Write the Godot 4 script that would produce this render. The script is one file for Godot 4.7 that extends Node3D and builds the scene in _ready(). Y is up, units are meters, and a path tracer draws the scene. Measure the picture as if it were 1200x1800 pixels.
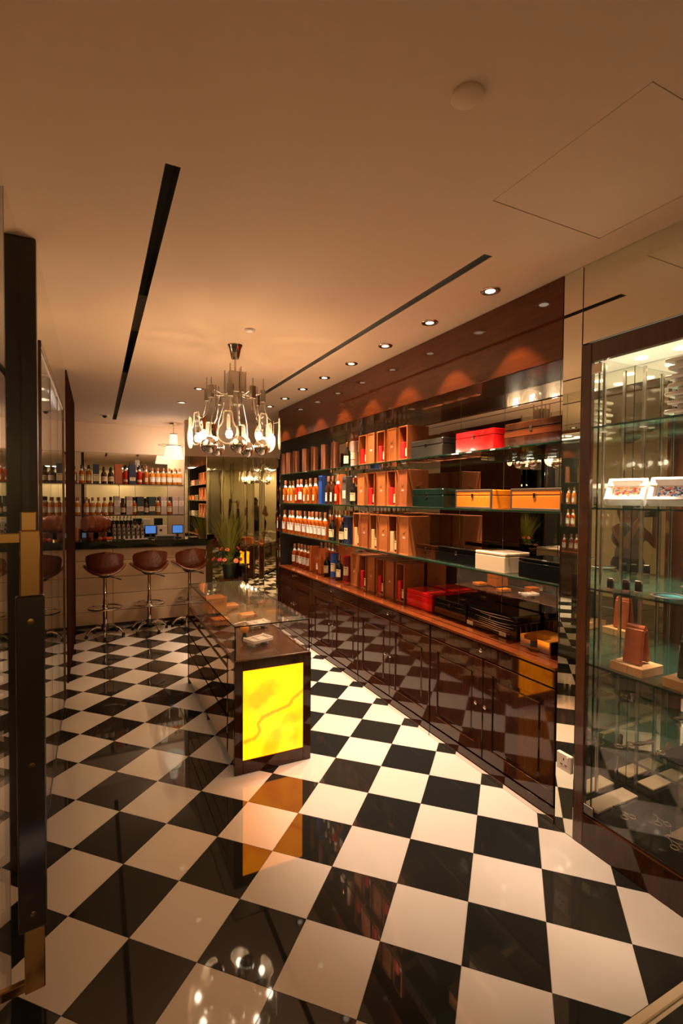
extends Node3D
# A small liquor and cigar shop: chequered floor, wall of mirrored shelves, lit onyx showcase, bar at the end.

const CEIL := 2.79
const XR := 2.10      # face of the fittings on the right
const XL := -0.235    # face of the mirror wall on the left
const TILE := 0.30
var mats := {}
var meshes := {}
var counts := {}
var rng := RandomNumberGenerator.new()

# ---------------------------------------------------------------- mesh helpers
func tri(st: SurfaceTool, a: Vector3, b: Vector3, c: Vector3) -> void:
	var n := (b - a).cross(c - a).normalized()
	st.set_normal(n); st.add_vertex(a)
	st.set_normal(n); st.add_vertex(c)
	st.set_normal(n); st.add_vertex(b)

func quad(st: SurfaceTool, a: Vector3, b: Vector3, c: Vector3, d: Vector3) -> void:
	tri(st, a, b, c); tri(st, a, c, d)

func mb() -> SurfaceTool:
	var st := SurfaceTool.new(); st.begin(Mesh.PRIMITIVE_TRIANGLES); return st

func add_box(st: SurfaceTool, c: Vector3, s: Vector3, bev := 0.0, bs := Basis.IDENTITY) -> void:
	var h := s * 0.5
	var e: float = min(bev, min(h.x, min(h.y, h.z)) * 0.9)
	if e <= 0.0001:
		var p := []
		for k in 8:
			p.append(c + bs * Vector3(h.x if k & 1 else -h.x, h.y if k & 2 else -h.y, h.z if k & 4 else -h.z))
		for f in [[4, 5, 7, 6], [1, 0, 2, 3], [5, 1, 3, 7], [0, 4, 6, 2], [6, 7, 3, 2], [0, 1, 5, 4]]:
			quad(st, p[f[0]], p[f[1]], p[f[2]], p[f[3]])
		return
	# chamfered: three points at each corner
	var q := []
	for k in 8:
		var sg := Vector3(1 if k & 1 else -1, 1 if k & 2 else -1, 1 if k & 4 else -1)
		var o := Vector3(sg.x * h.x, sg.y * h.y, sg.z * h.z)
		q.append([c + bs * (o - Vector3(0, sg.y * e, sg.z * e)), c + bs * (o - Vector3(sg.x * e, 0, sg.z * e)), c + bs * (o - Vector3(sg.x * e, sg.y * e, 0))])
	var fs := [[2, [4, 5, 7, 6]], [2, [1, 0, 2, 3]], [0, [5, 1, 3, 7]], [0, [0, 4, 6, 2]], [1, [6, 7, 3, 2]], [1, [0, 1, 5, 4]]]
	for f in fs:
		var i: Array = f[1]; var a: int = f[0]
		quad(st, q[i[0]][a], q[i[1]][a], q[i[2]][a], q[i[3]][a])
	for k in 8:
		for ax in 3:
			if k & (1 << ax): continue
			var m: int = k | (1 << ax)
			var b1 := (ax + 1) % 3; var b2 := (ax + 2) % 3
			var pts := [q[k][b1], q[m][b1], q[m][b2], q[k][b2]]
			var mid: Vector3 = (pts[0] + pts[1] + pts[2] + pts[3]) * 0.25 - c
			var n: Vector3 = (pts[1] - pts[0]).cross(pts[2] - pts[0])
			if n.dot(mid) < 0: pts.reverse()
			quad(st, pts[0], pts[1], pts[2], pts[3])
		var t: Array = q[k]
		if (t[1] - t[0]).cross(t[2] - t[0]).dot(t[0] - c) > 0: tri(st, t[0], t[1], t[2])
		else: tri(st, t[0], t[2], t[1])

func add_lathe(st: SurfaceTool, prof: Array, c := Vector3.ZERO, seg := 16, bs := Basis.IDENTITY, arc := TAU, a0 := 0.0) -> void:
	# prof: Vector2(radius, height) listed so that the outside is on the right when going up
	var ns := []
	for i in prof.size() - 1:
		var d: Vector2 = prof[i + 1] - prof[i]
		ns.append(Vector2(d.y, -d.x).normalized())
	for i in ns.size():
		var n0: Vector2 = ns[i]; var n1: Vector2 = ns[i]
		if i > 0 and ns[i - 1].dot(ns[i]) > 0.6: n0 = (ns[i - 1] + ns[i]).normalized()
		if i < ns.size() - 1 and ns[i + 1].dot(ns[i]) > 0.6: n1 = (ns[i + 1] + ns[i]).normalized()
		for k in seg:
			var t0 := a0 + arc * k / seg; var t1 := a0 + arc * (k + 1) / seg
			var pa: Vector2 = prof[i]; var pb: Vector2 = prof[i + 1]
			var v := [[pa, n0, t0, k, i], [pa, n0, t1, k + 1, i], [pb, n1, t1, k + 1, i + 1], [pb, n1, t0, k, i + 1]]
			for w in [[0, 1, 2], [0, 2, 3]]:
				if (pa.x < 1e-6 and w[2] == 2) or (pb.x < 1e-6 and w[2] == 3): continue
				for id in w:
					var x: Array = v[id]
					var cs := Vector3(cos(x[2]), 0, sin(x[2]))
					st.set_uv(Vector2(1.0 - float(x[3]) / seg, 1.0 - float(x[4]) / (prof.size() - 1)))
					st.set_normal(bs * (cs * x[1].x + Vector3(0, x[1].y, 0)))
					st.add_vertex(c + bs * (cs * x[0].x + Vector3(0, x[0].y, 0)))

func add_tube(st: SurfaceTool, pts: Array, r, sides := 8, closed := false) -> void:
	var n := pts.size()
	var rings := []
	var up := Vector3(0, 1, 0)
	for i in n:
		var d: Vector3
		if closed: d = (pts[(i + 1) % n] - pts[(i - 1 + n) % n]).normalized()
		else: d = (pts[min(i + 1, n - 1)] - pts[max(i - 1, 0)]).normalized()
		if absf(d.dot(up)) > 0.98: up = Vector3(1, 0, 0) if absf(d.x) < 0.9 else Vector3(0, 0, 1)
		var sx := d.cross(up).normalized(); var sy := sx.cross(d).normalized()
		up = sy
		var rr: float = r[i] if r is Array else r
		var ring := []
		for k in sides:
			var a := TAU * k / sides
			var o := sx * cos(a) + sy * sin(a)
			ring.append([pts[i] + o * rr, o])
		rings.append(ring)
	for i in (n if closed else n - 1):
		var A: Array = rings[i]; var B: Array = rings[(i + 1) % n]
		for k in sides:
			var m := (k + 1) % sides
			for w in [[A[k], B[m], B[k]], [A[k], A[m], B[m]]]:
				for x in w:
					st.set_normal(x[1]); st.add_vertex(x[0])
	if not closed:
		for e in [0, n - 1]:
			var R: Array = rings[e]
			for k in range(1, sides - 1):
				if e == 0: tri(st, R[0][0], R[k][0], R[k + 1][0])
				else: tri(st, R[0][0], R[k + 1][0], R[k][0])

func add_prism(st: SurfaceTool, poly: PackedVector2Array, y0: float, y1: float, xf := Transform3D.IDENTITY) -> void:
	# poly in x, z; extruded along y
	var idx := Geometry2D.triangulate_polygon(poly)
	for k in range(0, idx.size(), 3):
		var p := []
		for j in 3: p.append(poly[idx[k + j]])
		var cr: float = (p[1] - p[0]).cross(p[2] - p[0])
		if cr > 0: p.reverse()
		tri(st, xf * Vector3(p[0].x, y1, p[0].y), xf * Vector3(p[1].x, y1, p[1].y), xf * Vector3(p[2].x, y1, p[2].y))
		tri(st, xf * Vector3(p[0].x, y0, p[0].y), xf * Vector3(p[2].x, y0, p[2].y), xf * Vector3(p[1].x, y0, p[1].y))
	var area := 0.0
	for k in poly.size(): area += poly[k].cross(poly[(k + 1) % poly.size()])
	for k in poly.size():
		var a := poly[k]; var b := poly[(k + 1) % poly.size()]
		if area > 0.0:
			var t := a; a = b; b = t
		quad(st, xf * Vector3(a.x, y0, a.y), xf * Vector3(b.x, y0, b.y), xf * Vector3(b.x, y1, b.y), xf * Vector3(a.x, y1, a.y))

func bx(s: Vector3, bev := 0.0) -> Mesh:      # a box mesh about its centre, shared
	var k := "b%.4f,%.4f,%.4f,%.4f" % [s.x, s.y, s.z, bev]
	if not meshes.has(k):
		var st := mb(); add_box(st, Vector3.ZERO, s, bev); meshes[k] = st.commit()
	return meshes[k]

func lathe(key: String, prof: Array, seg := 16) -> Mesh:
	if not meshes.has(key):
		var st := mb(); add_lathe(st, prof, Vector3.ZERO, seg); meshes[key] = st.commit()
	return meshes[key]

func plate(w: float, h: float) -> Mesh:       # thin upright card facing +z with UVs, 1.2 mm thick
	var k := "p%.4f,%.4f" % [w, h]
	if not meshes.has(k):
		var st := mb()
		var t := 0.0006
		for v in [[-1, 1, 0, 0], [1, 1, 1, 0], [1, -1, 1, 1], [-1, 1, 0, 0], [1, -1, 1, 1], [-1, -1, 0, 1]]:
			st.set_uv(Vector2(v[2], v[3])); st.set_normal(Vector3(0, 0, 1)); st.add_vertex(Vector3(v[0] * w / 2, v[1] * h / 2, t))
		st.set_uv(Vector2(0.02, 0.02))
		var a := Vector3(w / 2, h / 2, 0)
		quad(st, Vector3(-a.x, -a.y, -t), Vector3(-a.x, a.y, -t), Vector3(a.x, a.y, -t), Vector3(a.x, -a.y, -t))
		quad(st, Vector3(-a.x, a.y, t), Vector3(a.x, a.y, t), Vector3(a.x, a.y, -t), Vector3(-a.x, a.y, -t))
		quad(st, Vector3(-a.x, -a.y, -t), Vector3(a.x, -a.y, -t), Vector3(a.x, -a.y, t), Vector3(-a.x, -a.y, t))
		quad(st, Vector3(a.x, -a.y, t), Vector3(a.x, -a.y, -t), Vector3(a.x, a.y, -t), Vector3(a.x, a.y, t))
		quad(st, Vector3(-a.x, -a.y, -t), Vector3(-a.x, -a.y, t), Vector3(-a.x, a.y, t), Vector3(-a.x, a.y, -t))
		meshes[k] = st.commit()
	return meshes[k]

# ---------------------------------------------------------------- scene helpers
func numbered(parent: Node, called: String) -> String:
	var k := str(parent.get_instance_id()) + called
	var n: int = counts.get(k, 0)
	counts[k] = n + 1
	return called if n == 0 else "%s_%03d" % [called, n]

func meta(o: Node, label: String, cat: String, group := "") -> void:
	if label: o.set_meta("label", label)
	if cat: o.set_meta("category", cat)
	if group: o.set_meta("group", group)

func thing(called: String, label: String, cat: String, at := Vector3.ZERO, turn := 0.0, group := "") -> Node3D:
	var o := Node3D.new(); o.name = numbered(self, called); add_child(o, true)
	o.position = at; o.rotation.y = turn
	meta(o, label, cat, group)
	return o

func part(parent: Node, called: String, mesh: Mesh, mat: Material, at := Vector3.ZERO, bs := Basis.IDENTITY, label := "") -> MeshInstance3D:
	var o := MeshInstance3D.new(); o.name = numbered(parent, called)
	o.mesh = mesh; o.material_override = mat
	o.transform = Transform3D(bs, at)
	parent.add_child(o, true)
	if label: o.set_meta("label", label)
	return o

func single(called: String, mesh: Mesh, mat: Material, label: String, cat: String, at := Vector3.ZERO, bs := Basis.IDENTITY, group := "") -> MeshInstance3D:
	var o := part(self, called, mesh, mat, at, bs)
	meta(o, label, cat, group)
	return o

func struct(called: String, mesh: Mesh, mat: Material, at := Vector3.ZERO, bs := Basis.IDENTITY, label := "") -> MeshInstance3D:
	var o := part(self, called, mesh, mat, at, bs)
	o.set_meta("kind", "structure")
	if label: o.set_meta("label", label)
	return o

func copy(o: Node3D, called: String, at: Vector3, turn := 0.0, label := "", group := "") -> Node3D:
	var c: Node3D = o.duplicate(); c.name = numbered(self, called); add_child(c, true)
	c.position = at; c.rotation.y = turn
	if label: c.set_meta("label", label)
	if group: c.set_meta("group", group)
	return c

func span(x0: float, x1: float, y0: float, y1: float, z0: float, z1: float) -> Array:
	return [Vector3((x0 + x1) / 2, (y0 + y1) / 2, (z0 + z1) / 2), Vector3(absf(x1 - x0), absf(y1 - y0), absf(z1 - z0))]

# ---------------------------------------------------------------- materials
func lin(r: float, g: float, b: float) -> Color:
	return Color(r, g, b).linear_to_srgb()

func mat(key: String, c: Color, rough := 0.5, metal := 0.0, coat := 0.0) -> StandardMaterial3D:
	if mats.has(key): return mats[key]
	var m := StandardMaterial3D.new()
	m.albedo_color = c; m.roughness = rough; m.metallic = metal
	if coat > 0.0:
		m.clearcoat_enabled = true; m.clearcoat = coat; m.clearcoat_roughness = 0.03
	mats[key] = m
	return m

func pane(key: String, c: Color, alpha: float) -> StandardMaterial3D:
	var m := mat(key, Color(c.r, c.g, c.b, alpha), 0.0)
	m.transparency = BaseMaterial3D.TRANSPARENCY_ALPHA
	return m

func glow(key: String, c: Color, e: float) -> StandardMaterial3D:
	var m := mat(key, c, 0.5)
	m.emission_enabled = true; m.emission = c; m.emission_energy_multiplier = e
	return m

func wood(key: String, light: Color, dark: Color, rough: float, coat: float, scale := Vector3(1.2, 1.2, 1.2), along_y := true, fine := 1.0) -> StandardMaterial3D:
	# grain: long streaks with pores, laid in the object's own axes
	var n := FastNoiseLite.new(); n.seed = key.hash() % 10000; n.frequency = 0.02; n.fractal_octaves = 4
	var im := Image.create(256, 256, false, Image.FORMAT_RGB8)
	for y in 256:
		for x in 256:
			var u := float(x); var v := float(y)
			if not along_y:
				u = float(y); v = float(x)
			var ph := TAU * v / 256.0
			var g := n.get_noise_3d(u * 6.0 * fine, cos(ph) * 26.0, sin(ph) * 26.0) * 0.5 + 0.5
			var bnd := n.get_noise_3d(u * 1.1 + 900.0, cos(ph) * 14.0, sin(ph) * 14.0) * 0.5 + 0.5
			im.set_pixel(x, y, dark.lerp(light, clampf(g * 0.6 + bnd * 0.7 - 0.15, 0.0, 1.0)))
	var m := mat(key, Color.WHITE, rough, 0.0, coat)
	m.albedo_texture = ImageTexture.create_from_image(im)
	m.uv1_triplanar = true; m.uv1_scale = scale
	return m

func paper(key: String, ground: Color, ink: Color, kind: int) -> StandardMaterial3D:
	# printed paper label: a title bar, rules and a seal, too small to read
	var im := Image.create(64, 96, false, Image.FORMAT_RGB8)
	im.fill(ground)
	var r := RandomNumberGenerator.new(); r.seed = key.hash()
	if kind == 0:
		im.fill_rect(Rect2i(10, 12, 44, 9), ink)
		for k in 6:
			im.fill_rect(Rect2i(10 + r.randi() % 8, 34 + k * 9, 26 + r.randi() % 14, 2), ink.lerp(ground, 0.45))
	elif kind == 1:
		for y in 96:
			for x in 64:
				var d := Vector2(x - 32, (y - 34)).length()
				if d < 16.0 and d > 12.0: im.set_pixel(x, y, ink)
		for k in 3: im.fill_rect(Rect2i(14, 62 + k * 9, 36, 3), ink.lerp(ground, 0.3))
	else:
		im.fill_rect(Rect2i(0, 0, 64, 6), ink); im.fill_rect(Rect2i(0, 88, 64, 8), ink)
		im.fill_rect(Rect2i(16, 26, 32, 12), ink.lerp(ground, 0.35))
		for k in 3: im.fill_rect(Rect2i(12, 52 + k * 8, 40, 2), ink.lerp(ground, 0.4))
	var m := mat(key, Color.WHITE, 0.6)
	m.albedo_texture = ImageTexture.create_from_image(im)
	return m

func noise_map(key: String, freq: float, strength: float, size := 256) -> NoiseTexture2D:
	var n := FastNoiseLite.new(); n.seed = key.hash() % 9999; n.frequency = freq; n.fractal_octaves = 2
	var t := NoiseTexture2D.new(); t.width = size; t.height = size; t.seamless = true
	t.noise = n; t.as_normal_map = true; t.bump_strength = strength
	return t

func make_materials() -> void:
	mat("paint", lin(0.72, 0.56, 0.42), 0.85)
	mat("wall_paint", lin(0.74, 0.58, 0.42), 0.8)
	mat("mall_wall", lin(0.80, 0.66, 0.34), 0.8)
	mat("concrete", lin(0.30, 0.28, 0.25), 0.9)
	mat("sheet_metal", lin(0.34, 0.34, 0.33), 0.6)
	mat("blank_plate", lin(0.34, 0.30, 0.25), 0.7)
	mat("mirror", lin(0.80, 0.80, 0.72), 0.0, 1.0)
	mat("mirror_side", lin(0.78, 0.80, 0.70), 0.0, 1.0)
	var aged := mat("mirror_aged", lin(0.66, 0.62, 0.42), 0.02, 1.0)
	aged.normal_enabled = true; aged.normal_texture = noise_map("aged", 0.02, 1.4); aged.normal_scale = 0.06
	aged.uv1_triplanar = true; aged.uv1_world_triplanar = true; aged.uv1_scale = Vector3(1.6, 0.4, 1.6)
	mat("bronze_mirror", lin(0.56, 0.42, 0.28), 0.015, 1.0)
	mat("seam", Color(0.05, 0.06, 0.05), 0.4)
	wood("lacquer", lin(0.070, 0.022, 0.008), lin(0.022, 0.007, 0.003), 0.05, 0.0, Vector3(1.5, 1.5, 1.5))
	wood("band_lacquer", lin(0.130, 0.032, 0.008), lin(0.060, 0.014, 0.004), 0.06, 0.0, Vector3(1.2, 1.2, 1.2), false)
	wood("counter_wood", lin(0.14, 0.034, 0.008), lin(0.075, 0.016, 0.004), 0.10, 0.0, Vector3(1.6, 1.6, 1.6), false)
	wood("post_wood", lin(0.10, 0.034, 0.014), lin(0.040, 0.014, 0.006), 0.25, 0.6, Vector3(2, 2, 2))
	wood("pilaster_wood", lin(0.060, 0.022, 0.010), lin(0.026, 0.010, 0.005), 0.95, 0.0, Vector3(2, 2, 2)).metallic_specular = 0.05
	wood("ebony", lin(0.020, 0.011, 0.006), lin(0.008, 0.005, 0.003), 0.35, 0.2, Vector3(3, 3, 3))
	wood("cedar", lin(0.46, 0.150, 0.032), lin(0.31, 0.088, 0.018), 0.5, 0.0, Vector3(4, 4, 4))
	wood("cedar_deep", lin(0.38, 0.110, 0.024), lin(0.25, 0.063, 0.014), 0.5, 0.0, Vector3(4, 4, 4))
	wood("pale_wood", lin(0.72, 0.44, 0.20), lin(0.58, 0.33, 0.14), 0.45, 0.0, Vector3(5, 5, 5), false)
	var k := 0
	for t in [[0.44, 0.40, 0.35], [0.42, 0.38, 0.335], [0.46, 0.42, 0.37]]:
		mat("tile_white_%d" % k, lin(t[0], t[1], t[2]), 0.035); k += 1
	k = 0
	for t in [[0.012, 0.012, 0.010], [0.016, 0.014, 0.011], [0.010, 0.011, 0.010]]:
		mat("tile_black_%d" % k, lin(t[0], t[1], t[2]), 0.03); k += 1
	mat("grout", lin(0.16, 0.11, 0.08), 0.7)
	mat("mall_tile", lin(0.020, 0.018, 0.014), 0.08)
	mat("stone_strip", lin(0.42, 0.33, 0.20), 0.3)
	mat("chrome", lin(0.78, 0.76, 0.72), 0.05, 1.0)
	mat("satin", lin(0.60, 0.56, 0.50), 0.22, 1.0)
	mat("brass", lin(0.44, 0.29, 0.12), 0.14, 1.0)
	mat("gold_foil", lin(0.70, 0.42, 0.14), 0.25, 1.0)
	mat("copper_foil", lin(0.52, 0.20, 0.10), 0.3, 1.0)
	pane("glass", Color(0.90, 0.97, 0.93), 0.015)
	pane("shelf_glass", Color(0.45, 0.70, 0.58), 0.06)
	pane("glass_edge", Color(0.07, 0.17, 0.11), 0.75)
	pane("case_edge", Color(0.03, 0.06, 0.05), 0.9)
	pane("lamp_glass", Color(1, 0.98, 0.95), 0.10)
	pane("lamp_rim", Color(1.0, 0.96, 0.88), 0.55)
	pane("disc_glass", Color(0.35, 0.66, 0.66), 0.45)
	mat("onyx_back", Color(0.6, 0.4, 0.05), 0.4)
	mat("red_lacquer", lin(0.62, 0.010, 0.012), 0.1, 0.0, 1.0)
	mat("red_matte", lin(0.62, 0.012, 0.010), 0.45)
	mat("black_lacquer", lin(0.006, 0.007, 0.006), 0.05, 0.0, 1.0)
	mat("charcoal_box", lin(0.013, 0.012, 0.009), 0.3)
	mat("green_box", lin(0.006, 0.017, 0.011), 0.15, 0.0, 0.6)
	mat("orange_leather", lin(0.66, 0.19, 0.008), 0.35)
	mat("trim_leather", lin(0.06, 0.035, 0.02), 0.5)
	mat("white_lacquer", lin(0.66, 0.52, 0.34), 0.2, 0.0, 0.5)
	mat("porcelain", lin(0.85, 0.80, 0.74), 0.12, 0.0, 0.8)
	mat("amber_orange", lin(0.85, 0.30, 0.02), 0.12, 0.0, 0.8)
	mat("tan_leather", lin(0.42, 0.095, 0.024), 0.4)
	mat("dark_green_leather", lin(0.02, 0.035, 0.02), 0.45)
	mat("stool_leather", lin(0.150, 0.036, 0.013), 0.28, 0.0, 0.4)
	mat("black_plastic", lin(0.012, 0.012, 0.012), 0.35)
	mat("grey_plastic", lin(0.30, 0.28, 0.25), 0.4)
	mat("white_plastic", lin(0.72, 0.68, 0.62), 0.4)
	mat("bar_stone", lin(0.010, 0.014, 0.010), 0.06)
	mat("bar_panel", lin(0.60, 0.44, 0.28), 0.30)
	mat("bottle_dark", lin(0.010, 0.008, 0.006), 0.04, 0.0, 0.6)
	mat("bottle_brown", lin(0.060, 0.018, 0.006), 0.05, 0.0, 0.6)
	for t in [["amber", 0.44, 0.090, 0.008], ["ruby", 0.42, 0.018, 0.004], ["honey", 0.60, 0.20, 0.022], ["tawny", 0.33, 0.050, 0.008]]:
		var lq := mat("liquor_" + t[0], lin(t[1], t[2], t[3]), 0.0)
		lq.refraction_enabled = true; lq.refraction_scale = 0.05
	var cg := mat("clear_glass", Color(0.93, 0.95, 0.92), 0.0)
	cg.refraction_enabled = true; cg.refraction_scale = 0.05
	paper("label_cream", lin(0.74, 0.62, 0.36), lin(0.10, 0.06, 0.03), 0)
	paper("label_white", lin(0.82, 0.78, 0.70), lin(0.16, 0.10, 0.08), 0)
	paper("label_seal", lin(0.80, 0.74, 0.62), lin(0.30, 0.08, 0.05), 1)
	paper("label_band", lin(0.72, 0.56, 0.36), lin(0.12, 0.05, 0.03), 2)
	mat("cork", lin(0.30, 0.105, 0.035), 0.5)
	mat("cap_black", lin(0.012, 0.010, 0.010), 0.3)
	mat("tube_copper", lin(0.22, 0.085, 0.045), 0.22, 0.6)
	mat("blue_card", lin(0.018, 0.075, 0.36), 0.4)
	mat("navy_card", lin(0.016, 0.022, 0.055), 0.4)
	mat("green_card", lin(0.012, 0.032, 0.026), 0.4)
	mat("wine_card", lin(0.18, 0.012, 0.016), 0.35)
	mat("grey_card", lin(0.10, 0.09, 0.075), 0.45)
	mat("mauve_card", lin(0.50, 0.40, 0.36), 0.5)
	mat("rose_tube", lin(0.62, 0.36, 0.30), 0.3, 0.3)
	mat("orange_gloss", lin(0.52, 0.13, 0.035), 0.12, 0.0, 0.8)
	mat("ink", lin(0.14, 0.05, 0.018), 0.6)
	mat("pot_green", lin(0.012, 0.022, 0.012), 0.5)
	var lf := mat("blade", lin(0.26, 0.26, 0.04), 0.5); lf.backlight_enabled = true; lf.backlight = lin(0.10, 0.11, 0.01)
	mat("leaf", lin(0.018, 0.050, 0.014), 0.45)
	mat("petal_orange", lin(0.62, 0.12, 0.02), 0.6)
	mat("petal_red", lin(0.50, 0.025, 0.020), 0.6)
	mat("flower_eye", lin(0.10, 0.04, 0.01), 0.7)
	mat("stem", lin(0.04, 0.08, 0.02), 0.6)
	wood("barrel_wood", lin(0.42, 0.11, 0.035), lin(0.24, 0.055, 0.018), 0.2, 0.8, Vector3(3, 3, 3), false)
	glow("lamp_disc", lin(1.0, 0.82, 0.56), 5.0)
	glow("lamp_disc_soft", lin(1.0, 0.80, 0.54), 2.0)
	glow("capsule_lamp", lin(1.0, 0.88, 0.68), 26.0)
	glow("shade_lamp", lin(1.0, 0.84, 0.58), 1.25)
	glow("strip_lamp", lin(1.0, 0.90, 0.74), 2.6)
	glow("added_glow_panel", lin(0.95, 0.85, 0.66), 0.42)  # glow put into the cabinet top board, which is no lamp
	glow("screen_blue", lin(0.06, 0.20, 0.60), 0.9)
	glow("screen_dim", lin(0.06, 0.12, 0.18), 0.5)
	glow("added_mall_glow", lin(1.0, 0.80, 0.50), 2.2)

# ---------------------------------------------------------------- lights
func spot(parent: Node, at: Vector3, e: float, col: Color, angle: float, blend := 1.0, size := 0.03, dir := Vector3(0, -1, 0)) -> void:
	var l := SpotLight3D.new(); l.name = numbered(parent, "spot_light"); parent.add_child(l, true)
	l.position = at; l.light_energy = e; l.light_color = col; l.spot_angle = angle; l.spot_angle_attenuation = blend
	l.spot_range = 12.0; l.spot_attenuation = 2.0; l.light_size = size; l.shadow_enabled = true
	l.basis = Basis.looking_at(dir, Vector3(0, 0, 1) if absf(dir.y) > 0.9 else Vector3.UP)

func omni(parent: Node, at: Vector3, e: float, col: Color, size := 0.02) -> void:
	var l := OmniLight3D.new(); l.name = numbered(parent, "omni_light"); parent.add_child(l, true)
	l.position = at; l.light_energy = e; l.light_color = col; l.omni_range = 14.0; l.omni_attenuation = 2.0
	l.light_size = size; l.shadow_enabled = true

func downlight(x: float, z: float, e: float, label: String, group: String, soft := false) -> void:
	var t := thing("ceiling_downlight", label, "downlight", Vector3(x, CEIL, z), 0, group)
	part(t, "trim_ring", lathe("dl_ring", [Vector2(0.040, -0.001), Vector2(0.040, -0.007), Vector2(0.050, -0.007), Vector2(0.054, -0.003), Vector2(0.054, 0.0)], 20), mats.chrome)
	part(t, "reflector", lathe("dl_refl", [Vector2(0.024, -0.0045), Vector2(0.040, -0.0060)], 20), mats.satin)
	part(t, "lamp_disc", lathe("dl_disc", [Vector2(0.0, -0.006), Vector2(0.026, -0.006), Vector2(0.026, -0.002), Vector2(0.0, -0.002)], 18), mats.lamp_disc_soft if soft else mats.lamp_disc)
	spot(t, Vector3(0, -0.03, 0), e, WARM_WHITE, 27.0, 0.6, 0.03)
	spot(t, Vector3(0, -0.03, 0), 0.85, WARM, 39.0, 0.22, 0.02)

var WARM_WHITE := Color.WHITE
var WARM := Color.WHITE
var AMBER := Color.WHITE

func _ready() -> void:
	rng.seed = 7
	# camera, environment, exposure
	var cam := Camera3D.new(); cam.name = "camera"; add_child(cam)
	cam.fov = 91.662; cam.near = 0.02; cam.far = 60.0
	cam.transform = Transform3D(Basis(Vector3(0.8970, 0.0072, 0.4420), Vector3(0.0050, 0.99960, -0.02650), Vector3(-0.4420, 0.0261, 0.8966)).orthonormalized(), Vector3(0, 1.6665, 0))
	cam.current = true
	var we := WorldEnvironment.new(); we.name = "environment"; add_child(we)
	var env := Environment.new(); we.environment = env
	env.background_mode = Environment.BG_COLOR; env.background_color = Color(0.01, 0.008, 0.006)
	env.tonemap_mode = Environment.TONE_MAPPER_LINEAR; env.tonemap_exposure = 1.0
	env.sdfgi_enabled = true; env.ssao_enabled = true; env.ssil_enabled = true
	WARM_WHITE = lin(1.0, 0.73, 0.54)
	WARM = lin(1.0, 0.56, 0.25)
	AMBER = lin(1.0, 0.52, 0.20)
	make_materials()
	build_added_mall_lights()
	build_floor()
	build_ceiling()
	build_left_wall()
	build_right_wall()
	build_back_walls()
	build_mall()
	build_niche()
	build_right_cabinet()
	build_showcase()
	build_bar()
	build_door()
	build_chandelier()
	build_ceiling_fittings()
	build_shelf_goods()
	build_cabinet_goods()
	build_showcase_goods()
	build_bar_goods()
	build_flowers()
	build_photographer()

func build_added_mall_lights() -> void:
	for p in [Vector3(0.9, CEIL, 3.9), Vector3(3.2, CEIL, 3.9), Vector3(-1.4, CEIL, 3.9)]:  # unseen panels, added so the far passage wall looks lit in the mirrors
		var t := thing("added_ceiling_light", "unseen added square light panel outside the shop, %s" % ("on the glass door side of the entrance" if p.x < 0.0 else ("straight across from the entrance" if p.x < 2.0 else "on the display cabinet side of the entrance")), "ceiling light", p, 0, "added light panels outside the entrance")
		part(t, "added_glow_panel", bx(Vector3(0.5, 0.012, 0.5), 0.002), mats.added_mall_glow, Vector3(0, -0.007, 0))
		part(t, "frame", bx(Vector3(0.54, 0.008, 0.54), 0.002), mats.white_plastic, Vector3(0, -0.0045, 0))
		var l := AreaLight3D.new(); l.name = "area_light"; t.add_child(l)
		l.area_size = Vector2(0.5, 0.5); l.light_energy = 2.6; l.light_color = WARM_WHITE; l.shadow_enabled = true
		l.position = Vector3(0, -0.02, 0); l.basis = Basis.looking_at(Vector3(0, -1, 0), Vector3(0, 0, 1))

# ---------------------------------------------------------------- the setting
func build_floor() -> void:
	var st := mb()
	var a := span(-0.62, 2.62, -0.10, -0.006, -8.6, -0.955)
	add_box(st, a[0], a[1]); 
	a = span(-1.7, -0.62, -0.10, -0.006, -8.6, -6.7); add_box(st, a[0], a[1])
	var fl := struct("floor", st.commit(), mats.grout, Vector3.ZERO, Basis.IDENTITY, "black and white chequered polished tile floor laid diagonally")
	# lattice: corner (i, j) lies at these room coordinates; the lattice runs at 45 degrees to the walls
	var area := PackedVector2Array([Vector2(-0.30, -0.985), Vector2(XR, -0.985), Vector2(XR, -7.45), Vector2(-0.30, -7.45)])
	var half := TILE / sqrt(2.0)
	var gap := 0.0009
	for i in range(-18, 12):
		for j in range(-18, 12):
			var ci := i + 0.5 - 3.4715; var cj := j + 0.5 - 8.9567
			var c := Vector2(TILE * (ci - cj) / sqrt(2.0), TILE * (ci + cj) / sqrt(2.0))
			if c.x < -0.6 or c.x > 2.4 or c.y > -0.7 or c.y < -7.7: continue
			var h := half - gap * 1.414
			var sq := PackedVector2Array([c + Vector2(h, 0), c + Vector2(0, h), c + Vector2(-h, 0), c + Vector2(0, -h)])
			for poly in Geometry2D.intersect_polygons(sq, area):
				if poly.size() < 3: continue
				var s2 := mb(); add_prism(s2, poly, -0.0059, 0.0)
				var white := posmod(i + j, 2) == 0
				part(fl, "white_tile" if white else "black_tile", s2.commit(), mats[("tile_white_%d" if white else "tile_black_%d") % (rng.randi() % 3)])
	struct("trim_1", bx(Vector3(2.40, 0.012, 0.03), 0.003), mats.stone_strip, Vector3(0.90, -0.0035, -0.968), Basis.IDENTITY, "beige stone threshold strip at the shop entrance")

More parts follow.
